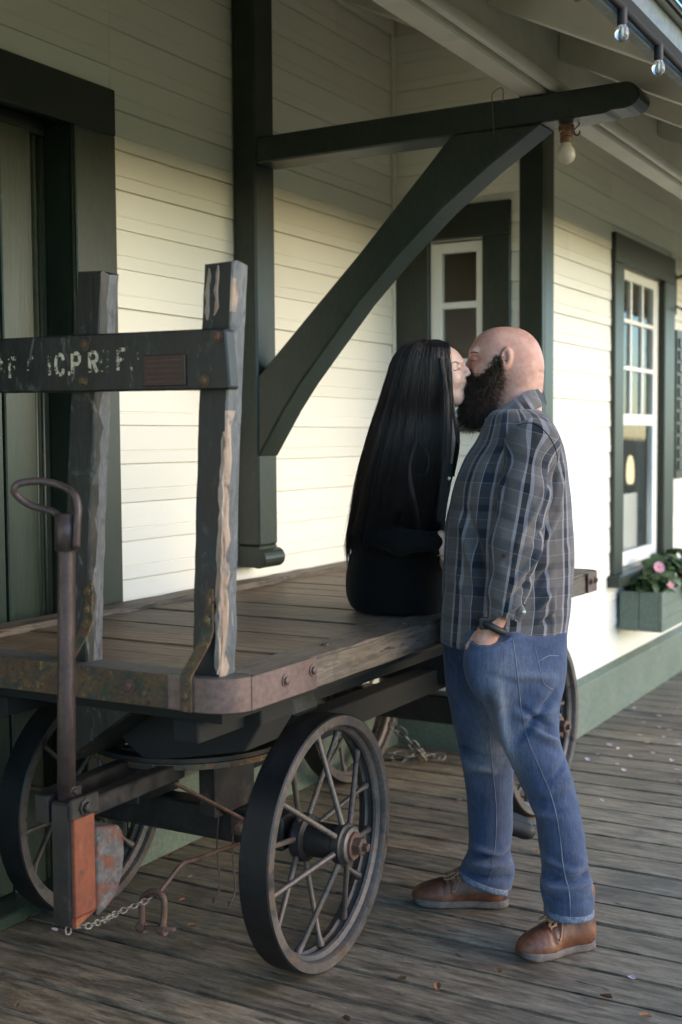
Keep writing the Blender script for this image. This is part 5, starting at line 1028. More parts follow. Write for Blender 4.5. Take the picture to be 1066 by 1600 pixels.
# boots
def boot(toe, heel, lift, shaft, name='boot'):
    """toe and heel: ground points in the man's frame; a boot with upper, sole, laces and eyelets"""
    t = np.array([toe[0], toe[1]]); h_ = np.array([heel[0], heel[1]]); L = np.linalg.norm(t-h_); d = (t-h_)/L; rot = math.atan2(d[1], d[0])
    gg = Grid((-0.03, -0.08, 0.0), (L+0.03, 0.08, 0.2), 0.0042)
    k = L/0.30
    U = ell(gg, (0.225*k, 0, 0.028), (0.078*k, 0.048, 0.045)); U = smin(U, cone(gg, (0.055*k, 0, 0.055), (0.20*k, 0, 0.040), 0.040, 0.040), 0.03)
    U = smin(U, cone(gg, (0.165*k, 0, 0.065), (0.085*k, 0, 0.115), 0.026, 0.032), 0.03); U = smin(U, cone(gg, (0.055*k, 0, 0.05), (shaft, 0, 0.17), 0.037, 0.038), 0.025)
    U = smax(U, 0.018-gg.Z, 0.004); V, F = gg.mesh(U); N = normals(V, F)
    ds = 0.002*vnoise(V, (40, 40, 40), 3) + 0.0025*np.sin((V[:, 0]-0.17)*260)*np.exp(-((V[:, 0]-0.185*k)/0.022)**2)*(V[:, 2] > 0.045)
    V = V+N*ds[:, None]
    R = Matrix.Rotation(rot, 3, 'Z'); f = lambda A: np.asarray(A)@np.array(R).T+np.array([h_[0], h_[1], 0.001])
    b = sculpt(name, (f(V), F), M['boot'], man)
    gs = Grid((-0.03, -0.08, -0.01), (L+0.03, 0.08, 0.05), 0.0036); q = gs.X/L
    half = 0.036+0.016*np.clip((q-0.35)/0.35, 0, 1)-0.003*np.exp(-((q-0.42)/0.13)**2)
    S = smax(np.abs(gs.Y)-half, np.maximum(-gs.X, gs.X-L), 0.05); S = smax(S, np.maximum(-gs.Z+0.0*q, gs.Z-(0.027-0.003*np.sin(q*math.pi))), 0.003); S = smax(S, (0.02*np.clip(q-0.82, 0, 1)*3-gs.Z)*0.7, 0.003)
    S = S + 0.0012*(np.abs(gs.Z-0.019) < 0.0022)
    Vs, Fs = gs.mesh(S); sculpt('sole', (f(Vs), Fs), M['sole'], b)
    bv = BVHTree.FromPolygons([Vector(v) for v in V.tolist()], F.tolist())
    def top(u, y, lift=0.0025):
        h = bv.ray_cast(Vector((u, y, 0.16)), Vector((0, 0, -1))); z = 0.06 if h[0] is None else h[0].z
        return (u, y, min(z, 0.118)+lift)
    for i in range(5):
        u = (0.19-0.019*i)*k
        tube('lace', f(bez([top(u, -0.026), top(u-0.004, -0.012, 0.004), top(u-0.008, 0.002, 0.005), top(u-0.012, 0.014, 0.004), top(u-0.014, 0.026)], 4)), 0.003, M['lace'], b, 6, world=False)
        tube('lace', f(bez([top(u, 0.026), top(u-0.006, 0.0, 0.006), top(u-0.014, -0.026)], 5)), 0.003, M['lace'], b, 6, world=False)
        for y in (-0.029, 0.029):
            e_ = f([top(u, y, 0.001)])[0]; lathe('eyelet', [(0.0015, 0), (0.004, 0.0002), (0.0042, 0.0018), (0.0015, 0.002)], tuple(e_), M['metal'], b, 2, 10)
    for s_ in (-1, 1):
        tube('lace', f(bez([top(0.118*k, 0.0, 0.006), top(0.15*k, s_*0.022, 0.016), top(0.185*k, s_*0.034, 0.022), top(0.20*k, s_*0.026, 0.014), top(0.17*k, s_*0.012, 0.008), top(0.122*k, 0.0, 0.005)], 6)), 0.0028, M['lace'], b, 6, world=False)
        tube('lace', f(bez([top(0.12*k, 0, 0.006), top(0.15*k, s_*0.03, 0.006), top(0.165*k, s_*0.042, 0.003), top(0.175*k, s_*0.05, 0.001)], 6)), 0.0028, M['lace'], b, 6, world=False)
    if True:
        sm_ = []
        for u, z in ((0.03, 0.125), (0.045, 0.09), (0.06, 0.06), (0.075, 0.03)): sm_.append((u*k, -0.0405, z))
        tube('boot_seam', f(bez(sm_, 5)), 0.0012, M['lace'], b, 5, world=False)
    return b
boot((-0.0185, -0.2600, 0.0107), (0.2214, -0.1700, 0.0225), 0, 0.045); boot((-0.2971, 0.1800, 0.0001), (0.0105, 0.1400, 0.0194), 0, 0.05)
# beard, brow, stubbled sideburn
g = Grid(tuple(np.array((-0.1449, 0.0800, 1.5096))-np.array([0, 0.10, 0.01])), tuple(np.array((-0.0107, 0.0800, 1.7737))+np.array([0.01, 0.10, 0.01])), 0.004)
B = cone(g, (-0.0974, 0.0800, 1.6509), (-0.1073, 0.0800, 1.5881), 0.038, 0.030); B = smin(B, cone(g, (-0.0856, 0.0800, 1.6626), (-0.1053, 0.0800, 1.6058), 0.047, 0.038), 0.03)
for s_ in (-1, 1):
    B = smin(B, cone(g, tuple(np.array((-0.0383, 0.0800, 1.7328))+np.array([0, s_*0.068, 0])), tuple(np.array((-0.0599, 0.0800, 1.6761))+np.array([0, s_*0.058, 0])), 0.009, 0.018), 0.02)
    B = smin(B, cone(g, tuple(np.array((-0.0599, 0.0800, 1.6761))+np.array([0, s_*0.055, 0])), tuple(np.array((-0.0856, 0.0800, 1.6076))+np.array([0, s_*0.035, 0])), 0.022, 0.03), 0.02)
B = smin(B, cone(g, (-0.1080, 0.0550, 1.6656), (-0.1105, 0.1050, 1.6678), 0.014, 0.014), 0.015)
Vb, Fb = g.mesh(B); Nb = normals(Vb, Fb); Vb = Vb + Nb*(0.006*vnoise(Vb, (60, 60, 60), 5))[:, None]
beard = sculpt('beard', (Vb, Fb), M['beard'], man)
def fuzz(name, V, N, n, length, r, mat, parent, comb, curl, seed, keep=None):
    rg = np.random.default_rng(seed); idx = rg.integers(0, len(V), n); P0 = V[idx]; D = N[idx]*0.75+np.array(comb)+rg.normal(size=(n, 3))*0.38; D /= np.linalg.norm(D, axis=1)[:, None]
    Ln = length*rg.uniform(0.5, 1.15, n); m = 6; t = np.linspace(0, 1, m)[None, :, None]; c = rg.normal(size=(n, 1, 3))*curl
    P = P0[:, None, :] - N[idx][:, None, :]*0.003 + D[:, None, :]*Ln[:, None, None]*t + c*Ln[:, None, None]*np.sin(t*4.5)+np.array([0, 0, -0.35])*Ln[:, None, None]*t**2
    return strands(name, P, np.full(n, r), mat, parent, 0.35)
fuzz('beard_hair', Vb, Nb, 9000, 0.027, 0.0008, M['beard'], beard, (-0.2, 0, -0.55), 0.30, 3)
ms = (Vh[:, 0] > (-0.0579, 0.0800, 1.7153)[0]) & (Vh[:, 0] < (-0.0284, 0.0800, 1.7151)[0]) & (Vh[:, 2] < (-0.0501, 0.0800, 1.7525)[2]) & (Vh[:, 2] > (-0.0501, 0.0800, 1.6663)[2]); Nh = normals(Vh, Fh)
fuzz('sideburn_hair', Vh[ms], Nh[ms], 1600, 0.009, 0.0006, M['beard'], beard, (-0.2, 0, -0.8), 0.1, 4)

def eye_line(name, pts, r):
    P = [h for h in (on_surface(body_m, x, z, lift=0.0005) for x, y, z in bez(pts, 5)) if h is not None]
    if len(P) > 2: tube(name, P, np.interp(np.arange(len(P)), [0, len(P)/2, len(P)], [r*0.5, r, r*0.4]), M['beard'], body_m, 6, world=False)
eye_line('eyelash', [(-0.1218, -0.0200, 1.7405), (-0.1142, -0.0200, 1.7357), (-0.1046, -0.0200, 1.7357)], 0.0013)
eye_line('eyebrow', [(-0.1237, -0.0200, 1.7577), (-0.1122, -0.0200, 1.7614), (-0.0988, -0.0200, 1.7575)], 0.0022)
# ------------------------------------------------------------------ the woman
wom = thing('person', 'woman in black with very long black hair sitting on the cart edge kissing the man', 'person', (3.5533, 1.8844, 0.9400), -1.05086)
g = Grid(tuple(np.array((0.0620, -0.1600, 0.4809))-np.array([0, 0.2, 0])), tuple(np.array((0.2816, -0.2500, 0.8710))+np.array([0, 0.12, 0])), 0.0034)
H = ell(g, (0.1580, -0.2300, 0.7604), (0.080, 0.070, 0.092)); H = smin(H, cone(g, (0.1940, -0.2450, 0.7749), (0.1998, -0.2450, 0.7067), 0.052, 0.042), 0.025)
H = smin(H, ell(g, (0.1882, -0.2450, 0.7944), (0.042, 0.053, 0.036)), 0.03)
H = smin(H, chainsdf(g, [(0.2400, -0.2550, 0.7856), (0.2512, -0.2600, 0.7697), (0.2577, -0.2630, 0.7579)], [0.0075, 0.0085, 0.0105], 0.006), 0.010)
for s_ in (-1, 1): H = smin(H, ell(g, tuple(np.array((0.2499, -0.2630, 0.7521))+np.array([0, s_*0.009, 0])), (0.0085, 0.006, 0.006)), 0.005)
H = smin(H, ell(g, (0.2438, -0.2550, 0.7332), (0.012, 0.022, 0.012)), 0.012); H = smin(H, ell(g, (0.2389, -0.2550, 0.7157), (0.010, 0.02, 0.008)), 0.008)
H = smin(H, ell(g, (0.2272, -0.2550, 0.6866), (0.0185, 0.02, 0.016)), 0.018); H = smin(H, cone(g, (0.2282, -0.2550, 0.7294), (0.2242, -0.2550, 0.6944), 0.017, 0.017), 0.015); H = smin(H, cone(g, (0.2223, -0.2550, 0.6828), (0.1852, -0.2780, 0.7016), 0.016, 0.020), 0.02); H = smin(H, cone(g, (0.2223, -0.2550, 0.6828), (0.1839, -0.2000, 0.7046), 0.016, 0.022), 0.02)
H = smin(H, ell(g, (0.2118, -0.2850, 0.7397), (0.024, 0.02, 0.024)), 0.02)
H = smin(H, cone(g, (0.2318, -0.2800, 0.7900), (0.2366, -0.2300, 0.7930), 0.010, 0.010), 0.014)
H = smax(H, -ell(g, (0.2364, -0.2920, 0.7719), (0.012, 0.013, 0.009)), 0.012); H = smin(H, ell(g, (0.2277, -0.2820, 0.7735), (0.0105, 0.010, 0.009)), 0.004)
H = smin(H, chainsdf(g, [(0.1743, -0.2200, 0.7039), (0.1686, -0.1900, 0.6298), (0.1594, -0.1500, 0.5504)], [0.048, 0.047, 0.06], 0.02), 0.02)
H = smin(H, chainsdf(g, [(0.1860, -0.2200, 0.6488), (0.1978, -0.2400, 0.5307), (0.1966, -0.2300, 0.4873)], [0.03, 0.028, 0.02], 0.02), 0.02)
Vh, Fh = g.mesh(H)
g2 = Grid((-0.22, -0.36, -0.02), (0.34, 0.34, 0.66), 0.01)
T_ = loft(g2, [(0.6105, 0.1548, -0.1600, 0.0682, 0.0900), (0.5506, 0.1279, -0.1400, 0.0968, 0.1500), (0.4693, 0.0996, -0.1000, 0.1122, 0.1500), (0.3446, 0.0829, -0.0600, 0.1157, 0.1400), (0.2178, 0.0694, -0.0300, 0.1230, 0.1400), (0.0674, 0.0618, 0.0000, 0.1368, 0.1500)])
Vt, Ft = g2.mesh(T_)
F0 = np.array((0.1762, -0.2800, 0.2619)); F1 = F0+np.array([0.012, 0.0, -0.035])
kn = [F1+np.array([0.004+0.012*i, -0.014+0.012*i, -0.022]) for i in range(4)]
tp = [(k+np.array([0.010, 0.010, -0.02]), k+np.array([0.004, 0.024, -0.036+e])) for k, e in zip(kn, (0.006, -0.003, 0, 0.008))]
Vp, Fp = hand(F1-np.array([0.06, 0.07, 0.11]), F0+np.array([0.10, 0.10, 0.05]), F0, F1, kn, tp, 0.021, 0.0068, [F1+np.array([-0.012, -0.008, 0.004]), F1+np.array([-0.010, -0.016, -0.022]), F1+np.array([-0.002, -0.018, -0.042])])
G0 = np.array((0.2124, 0.0600, 0.1705)); G1 = G0+np.array([0.05, 0.0, -0.015])
kn = [G1+np.array([0.03, -0.022+0.014*i, -0.004]) for i in range(4)]
tp = [(k+np.array([0.022, 0, -0.008]), k+np.array([0.036+e, 0, -0.024])) for k, e in zip(kn, (-0.006, 0.003, 0, -0.008))]
Vq, Fq = hand(G1-np.array([0.10, 0.08, 0.08]), G0+np.array([0.18, 0.10, 0.06]), G0, G1, kn, tp, 0.022, 0.007, [G1+np.array([0, -0.014, 0]), G1+np.array([0.02, -0.035, -0.004]), G1+np.array([0.04, -0.042, -0.012])])
body_w = sculpt('body', joinVF((Vh, Fh), (Vt, Ft), (Vp, Fp), (Vq, Fq)), M['skin_w'], wom)
# face detail: lash line, brow, lips
def face_line(name, pts, r, mat):
    P = []
    for x, y, z in bez(pts, 5):
        h = on_surface(body_w, x, z, lift=0.0006)
        if h is not None: P.append(h)
    if len(P) > 2: tube(name, P, np.interp(np.arange(len(P)), [0, len(P)/2, len(P)], [r*0.4, r, r*0.3]), mat, body_w, 6, world=False)
face_line('eyelash', [(0.2096, -0.3200, 0.7667), (0.2164, -0.3200, 0.7647), (0.2240, -0.3200, 0.7666), (0.2327, -0.3200, 0.7713)], 0.0014, M['hair_w'])
face_line('eyebrow', [(0.2049, -0.3200, 0.7848), (0.2145, -0.3200, 0.7895), (0.2221, -0.3200, 0.7895), (0.2288, -0.3200, 0.7837)], 0.0017, M['hair_w'])
gl_ = Grid(tuple(np.array((0.2516, -0.2550, 0.7215))-np.array([0.02, 0.035, 0.02])), tuple(np.array((0.2516, -0.2550, 0.7215))+np.array([0.02, 0.035, 0.02])), 0.0022)
L_ = smin(ell(gl_, (0.2516, -0.2550, 0.7273), (0.0075, 0.016, 0.0045)), ell(gl_, (0.2487, -0.2550, 0.7186), (0.007, 0.014, 0.005)), 0.002)
sculpt('lips', gl_.mesh(L_), M['lips'], body_w)
# black top
top = [(0.6265, 0.1609, -0.1600, 0.0581, 0.0500), (0.5948, 0.1411, -0.1400, 0.0897, 0.1000), (0.5506, 0.1221, -0.1200, 0.1146, 0.1450), (0.4794, 0.1017, -0.1000, 0.1306, 0.1550), (0.3971, 0.0831, -0.0800, 0.1366, 0.1550), (0.3137, 0.0693, -0.0600, 0.1395, 0.1650), (0.2283, 0.0590, -0.0300, 0.1418, 0.1620), (0.1700, 0.0492, -0.0100, 0.1489, 0.1680)]
g = Grid((-0.24, -0.42, 0.02), (0.34, 0.30, 0.66), 0.007)
S_ = loft(g, top, 2.1, 0.02)
arm = [(0.0829, -0.2200, 0.5215), (0.0138, -0.2000, 0.3925), (-0.0562, -0.1800, 0.2838), (0.0505, -0.2500, 0.2446), (0.1609, -0.2750, 0.2459)]
S_ = smin(S_, chainsdf(g, arm, [0.062, 0.052, 0.043, 0.038, 0.030], 0.02), 0.025)
S_ = smin(S_, chainsdf(g, [(0.1162, 0.0000, 0.5296), (0.0687, 0.1200, 0.3133), (0.2038, 0.0600, 0.1749)], [0.06, 0.048, 0.032], 0.02), 0.025)
S_ = smax(S_, -cone(g, (0.2136, -0.2200, 0.6486), (0.1992, -0.2450, 0.4757), 0.042, 0.012), 0.004)
V, F = g.mesh(S_); N = normals(V, F); dsp = 0.006*vnoise(V, (14, 14, 10), 21)+0.004*vnoise(V, (34, 34, 24), 22)
for a, b, w, am in (((-0.0482, -0.2800, 0.3086), (0.0181, -0.3200, 0.2429), 0.01, 0.008), ((-0.0194, -0.3000, 0.3389), (-0.0011, -0.3200, 0.2664), 0.009, -0.008), ((-0.0764, -0.1700, 0.2308), (0.0816, -0.2200, 0.1980), 0.012, 0.008), ((-0.0766, -0.1700, 0.2066), (0.1212, -0.2200, 0.1738), 0.010, -0.007), ((0.0762, -0.3200, 0.2658), (0.1051, -0.3200, 0.2268), 0.008, 0.006)):
    dsp += seg_fold(V, a, b, w, am)
top_o = sculpt('top', (relax(V+N*dsp[:, None], F, 1, 0.4), F), M['black_knit'], wom)
lathe('ring', [(0.0085, -0.0016), (0.0098, 0), (0.0085, 0.0016), (0.0075, 0)], (0.1689, -0.3200, 0.2069), M['metal'], body_w, 2, 14, True)
cloth_strip('collar', bez([(0.2022, -0.2600, 0.6477), (0.2188, -0.2700, 0.6183), (0.2221, -0.2750, 0.5502), (0.2111, -0.2650, 0.4624)], 5), bez([(0.2082, -0.2800, 0.6472), (0.2251, -0.3050, 0.5926), (0.2265, -0.3100, 0.5310), (0.2127, -0.2900, 0.4436)], 5), M['black_knit'], top_o, 0.005)
for q in ((0.1965, -0.3200, 0.4389),): lathe('button', [(0, -0.003), (0.006, -0.002), (0.006, 0.002), (0, 0.002)], (q[0], q[1]+0.02, q[2]), M['metal'], top_o, 1, 12)
# trousers: hips on the deck, thighs over the edge, shins hanging
hips = [(0.2422, 0.0574, -0.0200, 0.1400, 0.1550), (0.1901, 0.0518, 0.0000, 0.1513, 0.1680), (0.1299, 0.0510, 0.0100, 0.1634, 0.1780), (0.0763, 0.0520, 0.0150, 0.1690, 0.1820), (0.0338, 0.0550, 0.0150, 0.1659, 0.1800), (0.0025, 0.0630, 0.0100, 0.1531, 0.1700), (-0.0175, 0.0783, 0.0000, 0.1286, 0.1550), (-0.0310, 0.0945, -0.0100, 0.0946, 0.1300)]
g = Grid((-0.24, -0.30, -0.85), (0.62, 0.36, 0.26), 0.011)
P_ = loft(g, hips, 2.2, 0.012)
for dy, dk in ((-0.02, 0.0), (0.15, 0.06)):
    P_ = smin(P_, chainsdf(g, [(0.06, dy-0.01, 0.09), (0.40, 0.10+dk, 0.085), (0.40, 0.12+dk, -0.30), (0.36, 0.13+dk, -0.72)], [0.082, 0.062, 0.052, 0.036], 0.03), 0.03)
P_ = smax(P_, np.where(g.X < 0.12, 0.004-g.Z, -1.0), 0.004)
V, F = g.mesh(P_); N = normals(V, F); V = V+N*(0.006*vnoise(V, (14, 14, 14), 31))[:, None]; V[:, 2] = np.where((V[:, 0] < 0.12) & (V[:, 2] < 0.001), 0.001, V[:, 2])
sculpt('trousers', (V, F), M['black_trouser'], wom)
for dk in (0.0, 0.06):
    gb = Grid((0.28, 0.05+dk, -0.86), (0.60, 0.22+dk, -0.66), 0.008)
    B_ = smin(cone(gb, (0.37, 0.13+dk, -0.74), (0.50, 0.13+dk, -0.79), 0.036, 0.03), cone(gb, (0.36, 0.13+dk, -0.68), (0.36, 0.13+dk, -0.77), 0.038, 0.036), 0.03); B_ = smax(B_, -0.815-gb.Z, 0.004)
    sculpt('shoe', gb.mesh(B_), M['black'], wom)
# hair: a fall of strands over an inner mass
hair_rows = [(0.8610, 0.1396, -0.2300, 0.0324, 0.0300), (0.8523, 0.1367, -0.2300, 0.0588, 0.0550), (0.8328, 0.1307, -0.2300, 0.0765, 0.0740), (0.8017, 0.1237, -0.2300, 0.0893, 0.0860), (0.7571, 0.1175, -0.2250, 0.0969, 0.0940), (0.6985, 0.1088, -0.2200, 0.1060, 0.0980), (0.6302, 0.0994, -0.2000, 0.1180, 0.1100), (0.5510, 0.0893, -0.1800, 0.1318, 0.1350), (0.4808, 0.0751, -0.1600, 0.1376, 0.1500), (0.4098, 0.0617, -0.1400, 0.1405, 0.1550), (0.3379, 0.0491, -0.1200, 0.1404, 0.1550), (0.2761, 0.0380, -0.1100, 0.1398, 0.1400), (0.2077, 0.0259, -0.1000, 0.1403, 0.1200)]
hr = np.array(hair_rows)
g = Grid((-0.26, -0.46, 0.20), (0.22, 0.0, 0.70), 0.0065)
inner = hr[:11].copy(); inner[:, 3] *= 0.95; inner[:, 4] *= 0.87
D = loft(g, [tuple(r) for r in inner], 3.4, 0.012)
lim = np.interp(g.Z, [(0.2013, -0.2200, 0.4118)[2], (0.2015, -0.2200, 0.5305)[2], (0.2018, -0.2200, 0.6487)[2], (0.2020, -0.2200, 0.7273)[2], (0.2101, -0.2200, 0.8349)[2], (0.1826, -0.2200, 0.8606)[2]], [(0.1400, -0.3000, 0.4154)[0], (0.1752, -0.3000, 0.5313)[0], (0.1987, -0.3000, 0.6468)[0], (0.2017, -0.3000, 0.7237)[0], (0.1991, -0.3000, 0.8292)[0], (0.1953, -0.3000, 0.8579)[0]])
D = smax(D, g.X-lim, 0.006)
V, F = g.mesh(D); N = normals(V, F); V = V+N*(0.004*vnoise(V, (90, 90, 6), 41)+0.003*vnoise(V, (200, 200, 10), 42))[:, None]
hair = sculpt('hair', (V, F), M['hair_w'], wom)
def fall(n, seed, ph0, ph1, s0, s1, zend, rj=0.004, stray=0.0):
    rg = np.random.default_rng(seed); m = 26; ph = rg.uniform(ph0, ph1, n); sc = rg.uniform(s0, s1, n)
    ze = zend(ph, rg); z0 = hr[0, 0]-0.001; t = np.linspace(0, 1, m)[None, :]
    Z = z0 + (ze[:, None]-z0)*(t**1.15)
    cols_ = [smooth1(Z, hr[:, 0], hr[:, k]) for k in (1, 2, 3, 4)]
    wob = rg.normal(size=(n, 1))*rj*np.sin(t*rg.uniform(3, 7, (n, 1))+rg.uniform(0, 6, (n, 1)))*t
    drift = ph[:, None] + rg.normal(size=(n, 1))*0.10*t + wob*3
    lump = (0.038*np.sin(drift*15+4+2.5*t)+0.022*np.sin(drift*37+1-4*t))*t**0.6 - 0.02*t
    sc2 = sc[:, None]*(1+rg.normal(size=(n, 1))*stray*t**2)+lump
    rxx = cols_[2]*sc2; 
    pw = lambda q: np.sign(q)*np.abs(q)**(2/3.4)
    X = cols_[0]+rxx*pw(np.cos(drift)); Y = cols_[1]+cols_[3]*sc2*pw(np.sin(drift))
    lim = np.interp(Z, [(0.2011, -0.2200, 0.3325)[2], (0.2015, -0.2200, 0.5305)[2], (0.2018, -0.2200, 0.6487)[2], (0.2020, -0.2200, 0.7273)[2], (0.2101, -0.2200, 0.8349)[2]], [(0.1902, -0.3000, 0.3373)[0], (0.2023, -0.3000, 0.5311)[0], (0.2045, -0.3000, 0.6468)[0], (0.2046, -0.3000, 0.7237)[0], (0.2010, -0.3000, 0.8292)[0]])
    X = np.minimum(X, lim + 0.004*rg.random((n, 1)))
    return np.stack([X, Y, Z+0*X], 2)
ZB_ = lambda ph, rg: (0.0046, -0.1700, 0.3310)[2] + rg.normal(size=len(ph))*0.03 + 0.05*np.sin(ph*19) + 0.03*np.sin(ph*43+2) - 0.07*np.clip(-np.cos(ph), 0, 1)
strands('hair_strands', fall(5200, 1, -math.pi, 0.0, 0.985, 1.03, ZB_), np.full(5200, 0.00085), M['hair_w'], hair)
strands('hair_strands', fall(1400, 2, math.pi*0.5, math.pi*1.02, 0.985, 1.03, ZB_), np.full(1400, 0.0009), M['hair_w'], hair)
ZB2 = lambda ph, rg: (0.0042, -0.1700, 0.2544)[2] + rg.normal(size=len(ph))*0.03
strands('hair_ends', fall(500, 3, -math.pi*1.03, -math.pi*0.72, 0.99, 1.05, ZB2, 0.006, 0.03), np.full(500, 0.0006), M['hair_w_tip'], hair, 0.15)
ZB3 = lambda ph, rg: (0.0044, -0.1700, 0.3008)[2] + rg.normal(size=len(ph))*0.04
strands('hair_strands', fall(500, 6, -math.pi*0.62, -math.pi*0.3, 1.0, 1.06, ZB3, 0.008, 0.02), np.full(500, 0.0006), M['hair_w'], hair, 0.2)
strands('flyaway_hair', fall(260, 8, -math.pi*1.05, -math.pi*0.15, 0.99, 1.07, ZB3, 0.012, 0.035), np.full(260, 0.0004), M['hair_w'], hair, 0.2)
# loose locks in front, by the cheek and over the collar
def lock(pts, n, spread, r, seed, mat='hair_w'):
    rg = np.random.default_rng(seed); c = bez(pts, 5); t = np.linspace(0, 1, len(c))[None, :, None]
    P = c[None]+rg.normal(size=(n, 1, 3))*spread*(0.35+0.9*t)+rg.normal(size=(n, 1, 3))*0.0015*np.sin(t*9+rg.uniform(0, 6, (n, 1, 1)))
    strands('hair_lock', P, np.full(n, r), M[mat], hair, 0.2)
lock([(0.1967, -0.3050, 0.8231), (0.2029, -0.3100, 0.7615), (0.2042, -0.3150, 0.7039), (0.2084, -0.3200, 0.6463), (0.2156, -0.3250, 0.5982), (0.2222, -0.3250, 0.5464)], 70, 0.0026, 0.0006, 11)
lock([(0.1943, -0.3100, 0.7998), (0.2014, -0.3150, 0.7230), (0.2017, -0.3200, 0.6463), (0.1963, -0.3250, 0.5505), (0.1937, -0.3300, 0.4450)], 60, 0.0032, 0.0006, 12)
lock([(0.1743, -0.3200, 0.7993), (0.1865, -0.3300, 0.6844), (0.1849, -0.3450, 0.5315), (0.1785, -0.3500, 0.4170), (0.1667, -0.3500, 0.3117)], 120, 0.005, 0.0007, 13)
lock([(0.0960, -0.3300, 0.5512), (0.0749, -0.3600, 0.4753), (0.0835, -0.3700, 0.3994), (0.0972, -0.3600, 0.3416), (0.1059, -0.3400, 0.2671)], 40, 0.004, 0.0005, 14)
lock([(0.1050, -0.3400, 0.5512), (0.1318, -0.3650, 0.5036), (0.1198, -0.3700, 0.4524), (0.0859, -0.3650, 0.4563)], 9, 0.0015, 0.0003, 15)
# ------------------------------------------------------------------ planter, lamps, small things
pl = thing('planter_box', 'sage green wooden window box under the front window', 'planter', (6.9, 1.87, 0.0)); origin(pl)
PX0, PX1, PY0, PY1, PZ0, PZ1 = 6.50, 7.95, 1.752, 1.984, 0.455, 0.668
for y0, y1 in ((PY0+0.0205, PY0+0.124), (PY0+0.127, PY1)): box('end_board', (PX0, y0, PZ0), (PX0+0.018, y1, PZ1), M['sage'], pl, 0.002)
for i in range(3): box('front_board', (PX0+0.0, PY0, PZ0+0.0715*i), (PX1, PY0+0.02, PZ0+0.0715*i+0.0705), M['sage'], pl, 0.0015)
box('back_board', (PX0+0.019, PY1-0.018, PZ0), (PX1, PY1, PZ1-0.01), M['sage'], pl, 0.002); box('end_board', (PX1-0.018, PY0+0.0205, PZ0), (PX1, PY1-0.019, PZ1), M['sage'], pl, 0.002)
box('soil', (PX0+0.019, PY0+0.021, PZ0+0.02), (PX1-0.019, PY1-0.019, PZ1-0.04), M['hollow'], pl, 0)
def leaf_mesh(w, l, seed=0, fold=0.25):
    V = []; F = []; n = 5
    for i in range(n+1):
        t = i/n; ww = w*math.sin(math.pi*(0.12+0.85*t))**0.8*(1-0.25*t); z = -0.35*l*t*t
        V += [(-ww, l*t, z+fold*ww), (0, l*t, z), (ww, l*t, z+fold*ww)]
    for i in range(n):
        a = i*3; F += [(a, a+1, a+4, a+3), (a+1, a+2, a+5, a+4)]
    return np_mesh('leaf', V, F)
lm_ = [leaf_mesh(0.034, 0.075), leaf_mesh(0.026, 0.06), leaf_mesh(0.042, 0.07)]
for m_ in lm_: m_.materials.append(M['plantleaf']); m_.polygons.foreach_set('use_smooth', [True]*len(m_.polygons))
pet = np_mesh('petal', [(-0.004, 0, 0), (0.004, 0, 0), (0.011, 0.018, 0.004), (0.008, 0.031, 0.002), (0, 0.034, 0.0), (-0.008, 0.031, 0.002), (-0.011, 0.018, 0.004), (0, 0.017, 0.0)], [(0, 1, 2, 7), (7, 2, 3, 4), (7, 4, 5, 6), (0, 7, 6, 0)][:3] + [(0, 7, 6, 6)]) if False else None
def petal_mesh(name, mat):
    bm = bmesh.new(); P = [(-0.004, 0, 0), (0.004, 0, 0), (0.011, 0.018, 0.004), (0.008, 0.031, 0.002), (-0.008, 0.031, 0.002), (-0.011, 0.018, 0.004)]
    v = [bm.verts.new(p) for p in P]; c = bm.verts.new((0, 0.017, -0.001))
    for i in range(6): bm.faces.new((v[i], v[(i+1) % 6], c))
    me = bm_mesh(name, bm); me.materials.append(mat); return me
pk, pw_ = petal_mesh('petal', M['petal_pink']), petal_mesh('petal', M['petal_white'])
def blossom(name, at, s, me_p, parent, face, n=6):
    h = lathe(name, [(0, -0.004), (0.008, -0.002), (0.008, 0.003), (0.004, 0.007), (0, 0.008)], at, M['flower_heart'], parent, 2, 10)
    h.rotation_euler = Vector(face).to_track_quat('Z', 'Y').to_euler(); h.scale = (s, s, s)
    for i in range(n): put('petal', me_p, None, h, rot=(0.25, 0, 2*math.pi*i/n), loc=(0, 0, 0.001))
    return h
def plant(x, y, n, R, seed, label, H):
    rg = random.Random(seed); p = origin(thing('flowering_plant', label, 'plant', (x, y, PZ1-0.06), group=None)); 
    for s_ in range(7):
        a = rg.uniform(0, 6.28); r = R*rg.uniform(0.2, 0.8)
        tube('stem', bez([(x, y, PZ1-0.06), (x+r*0.5*math.cos(a), y+r*0.4*math.sin(a), PZ1+0.03), (x+r*math.cos(a), y+r*0.7*math.sin(a), PZ1+H*rg.uniform(0.4, 0.9))], 4), 0.0035, M['plantleaf'], p, 5)
    for i in range(n):
        a = rg.uniform(0, 6.28); el = rg.uniform(-0.1, 1.4); r = R*rg.uniform(0.45, 1.0)
        q = (r*math.cos(a)*math.cos(el), 0.75*r*math.sin(a)*math.cos(el), 0.05+H*math.sin(el)*rg.uniform(0.6, 1.0))
        o = put('leaf', rg.choice(lm_), None, p, loc=q, rot=(rg.uniform(-0.9, 0.5), rg.uniform(-0.5, 0.5), a-1.57+rg.uniform(-0.6, 0.6))); k = rg.uniform(0.75, 1.35); o.scale = (k, k, k)
    return p
a_ = plant(6.64, 1.865, 60, 0.10, 1, 'low leafy plant with a pink daisy at the near end of the window box', 0.10)
blossom('blossom', (6.60, 1.80, PZ1+0.125), 1.05, pk, a_, (-0.75, -0.6, 0.4), 8); blossom('blossom', (6.72, 1.775, PZ1+0.005), 1.1, pk, a_, (-0.4, -0.9, 0.2))
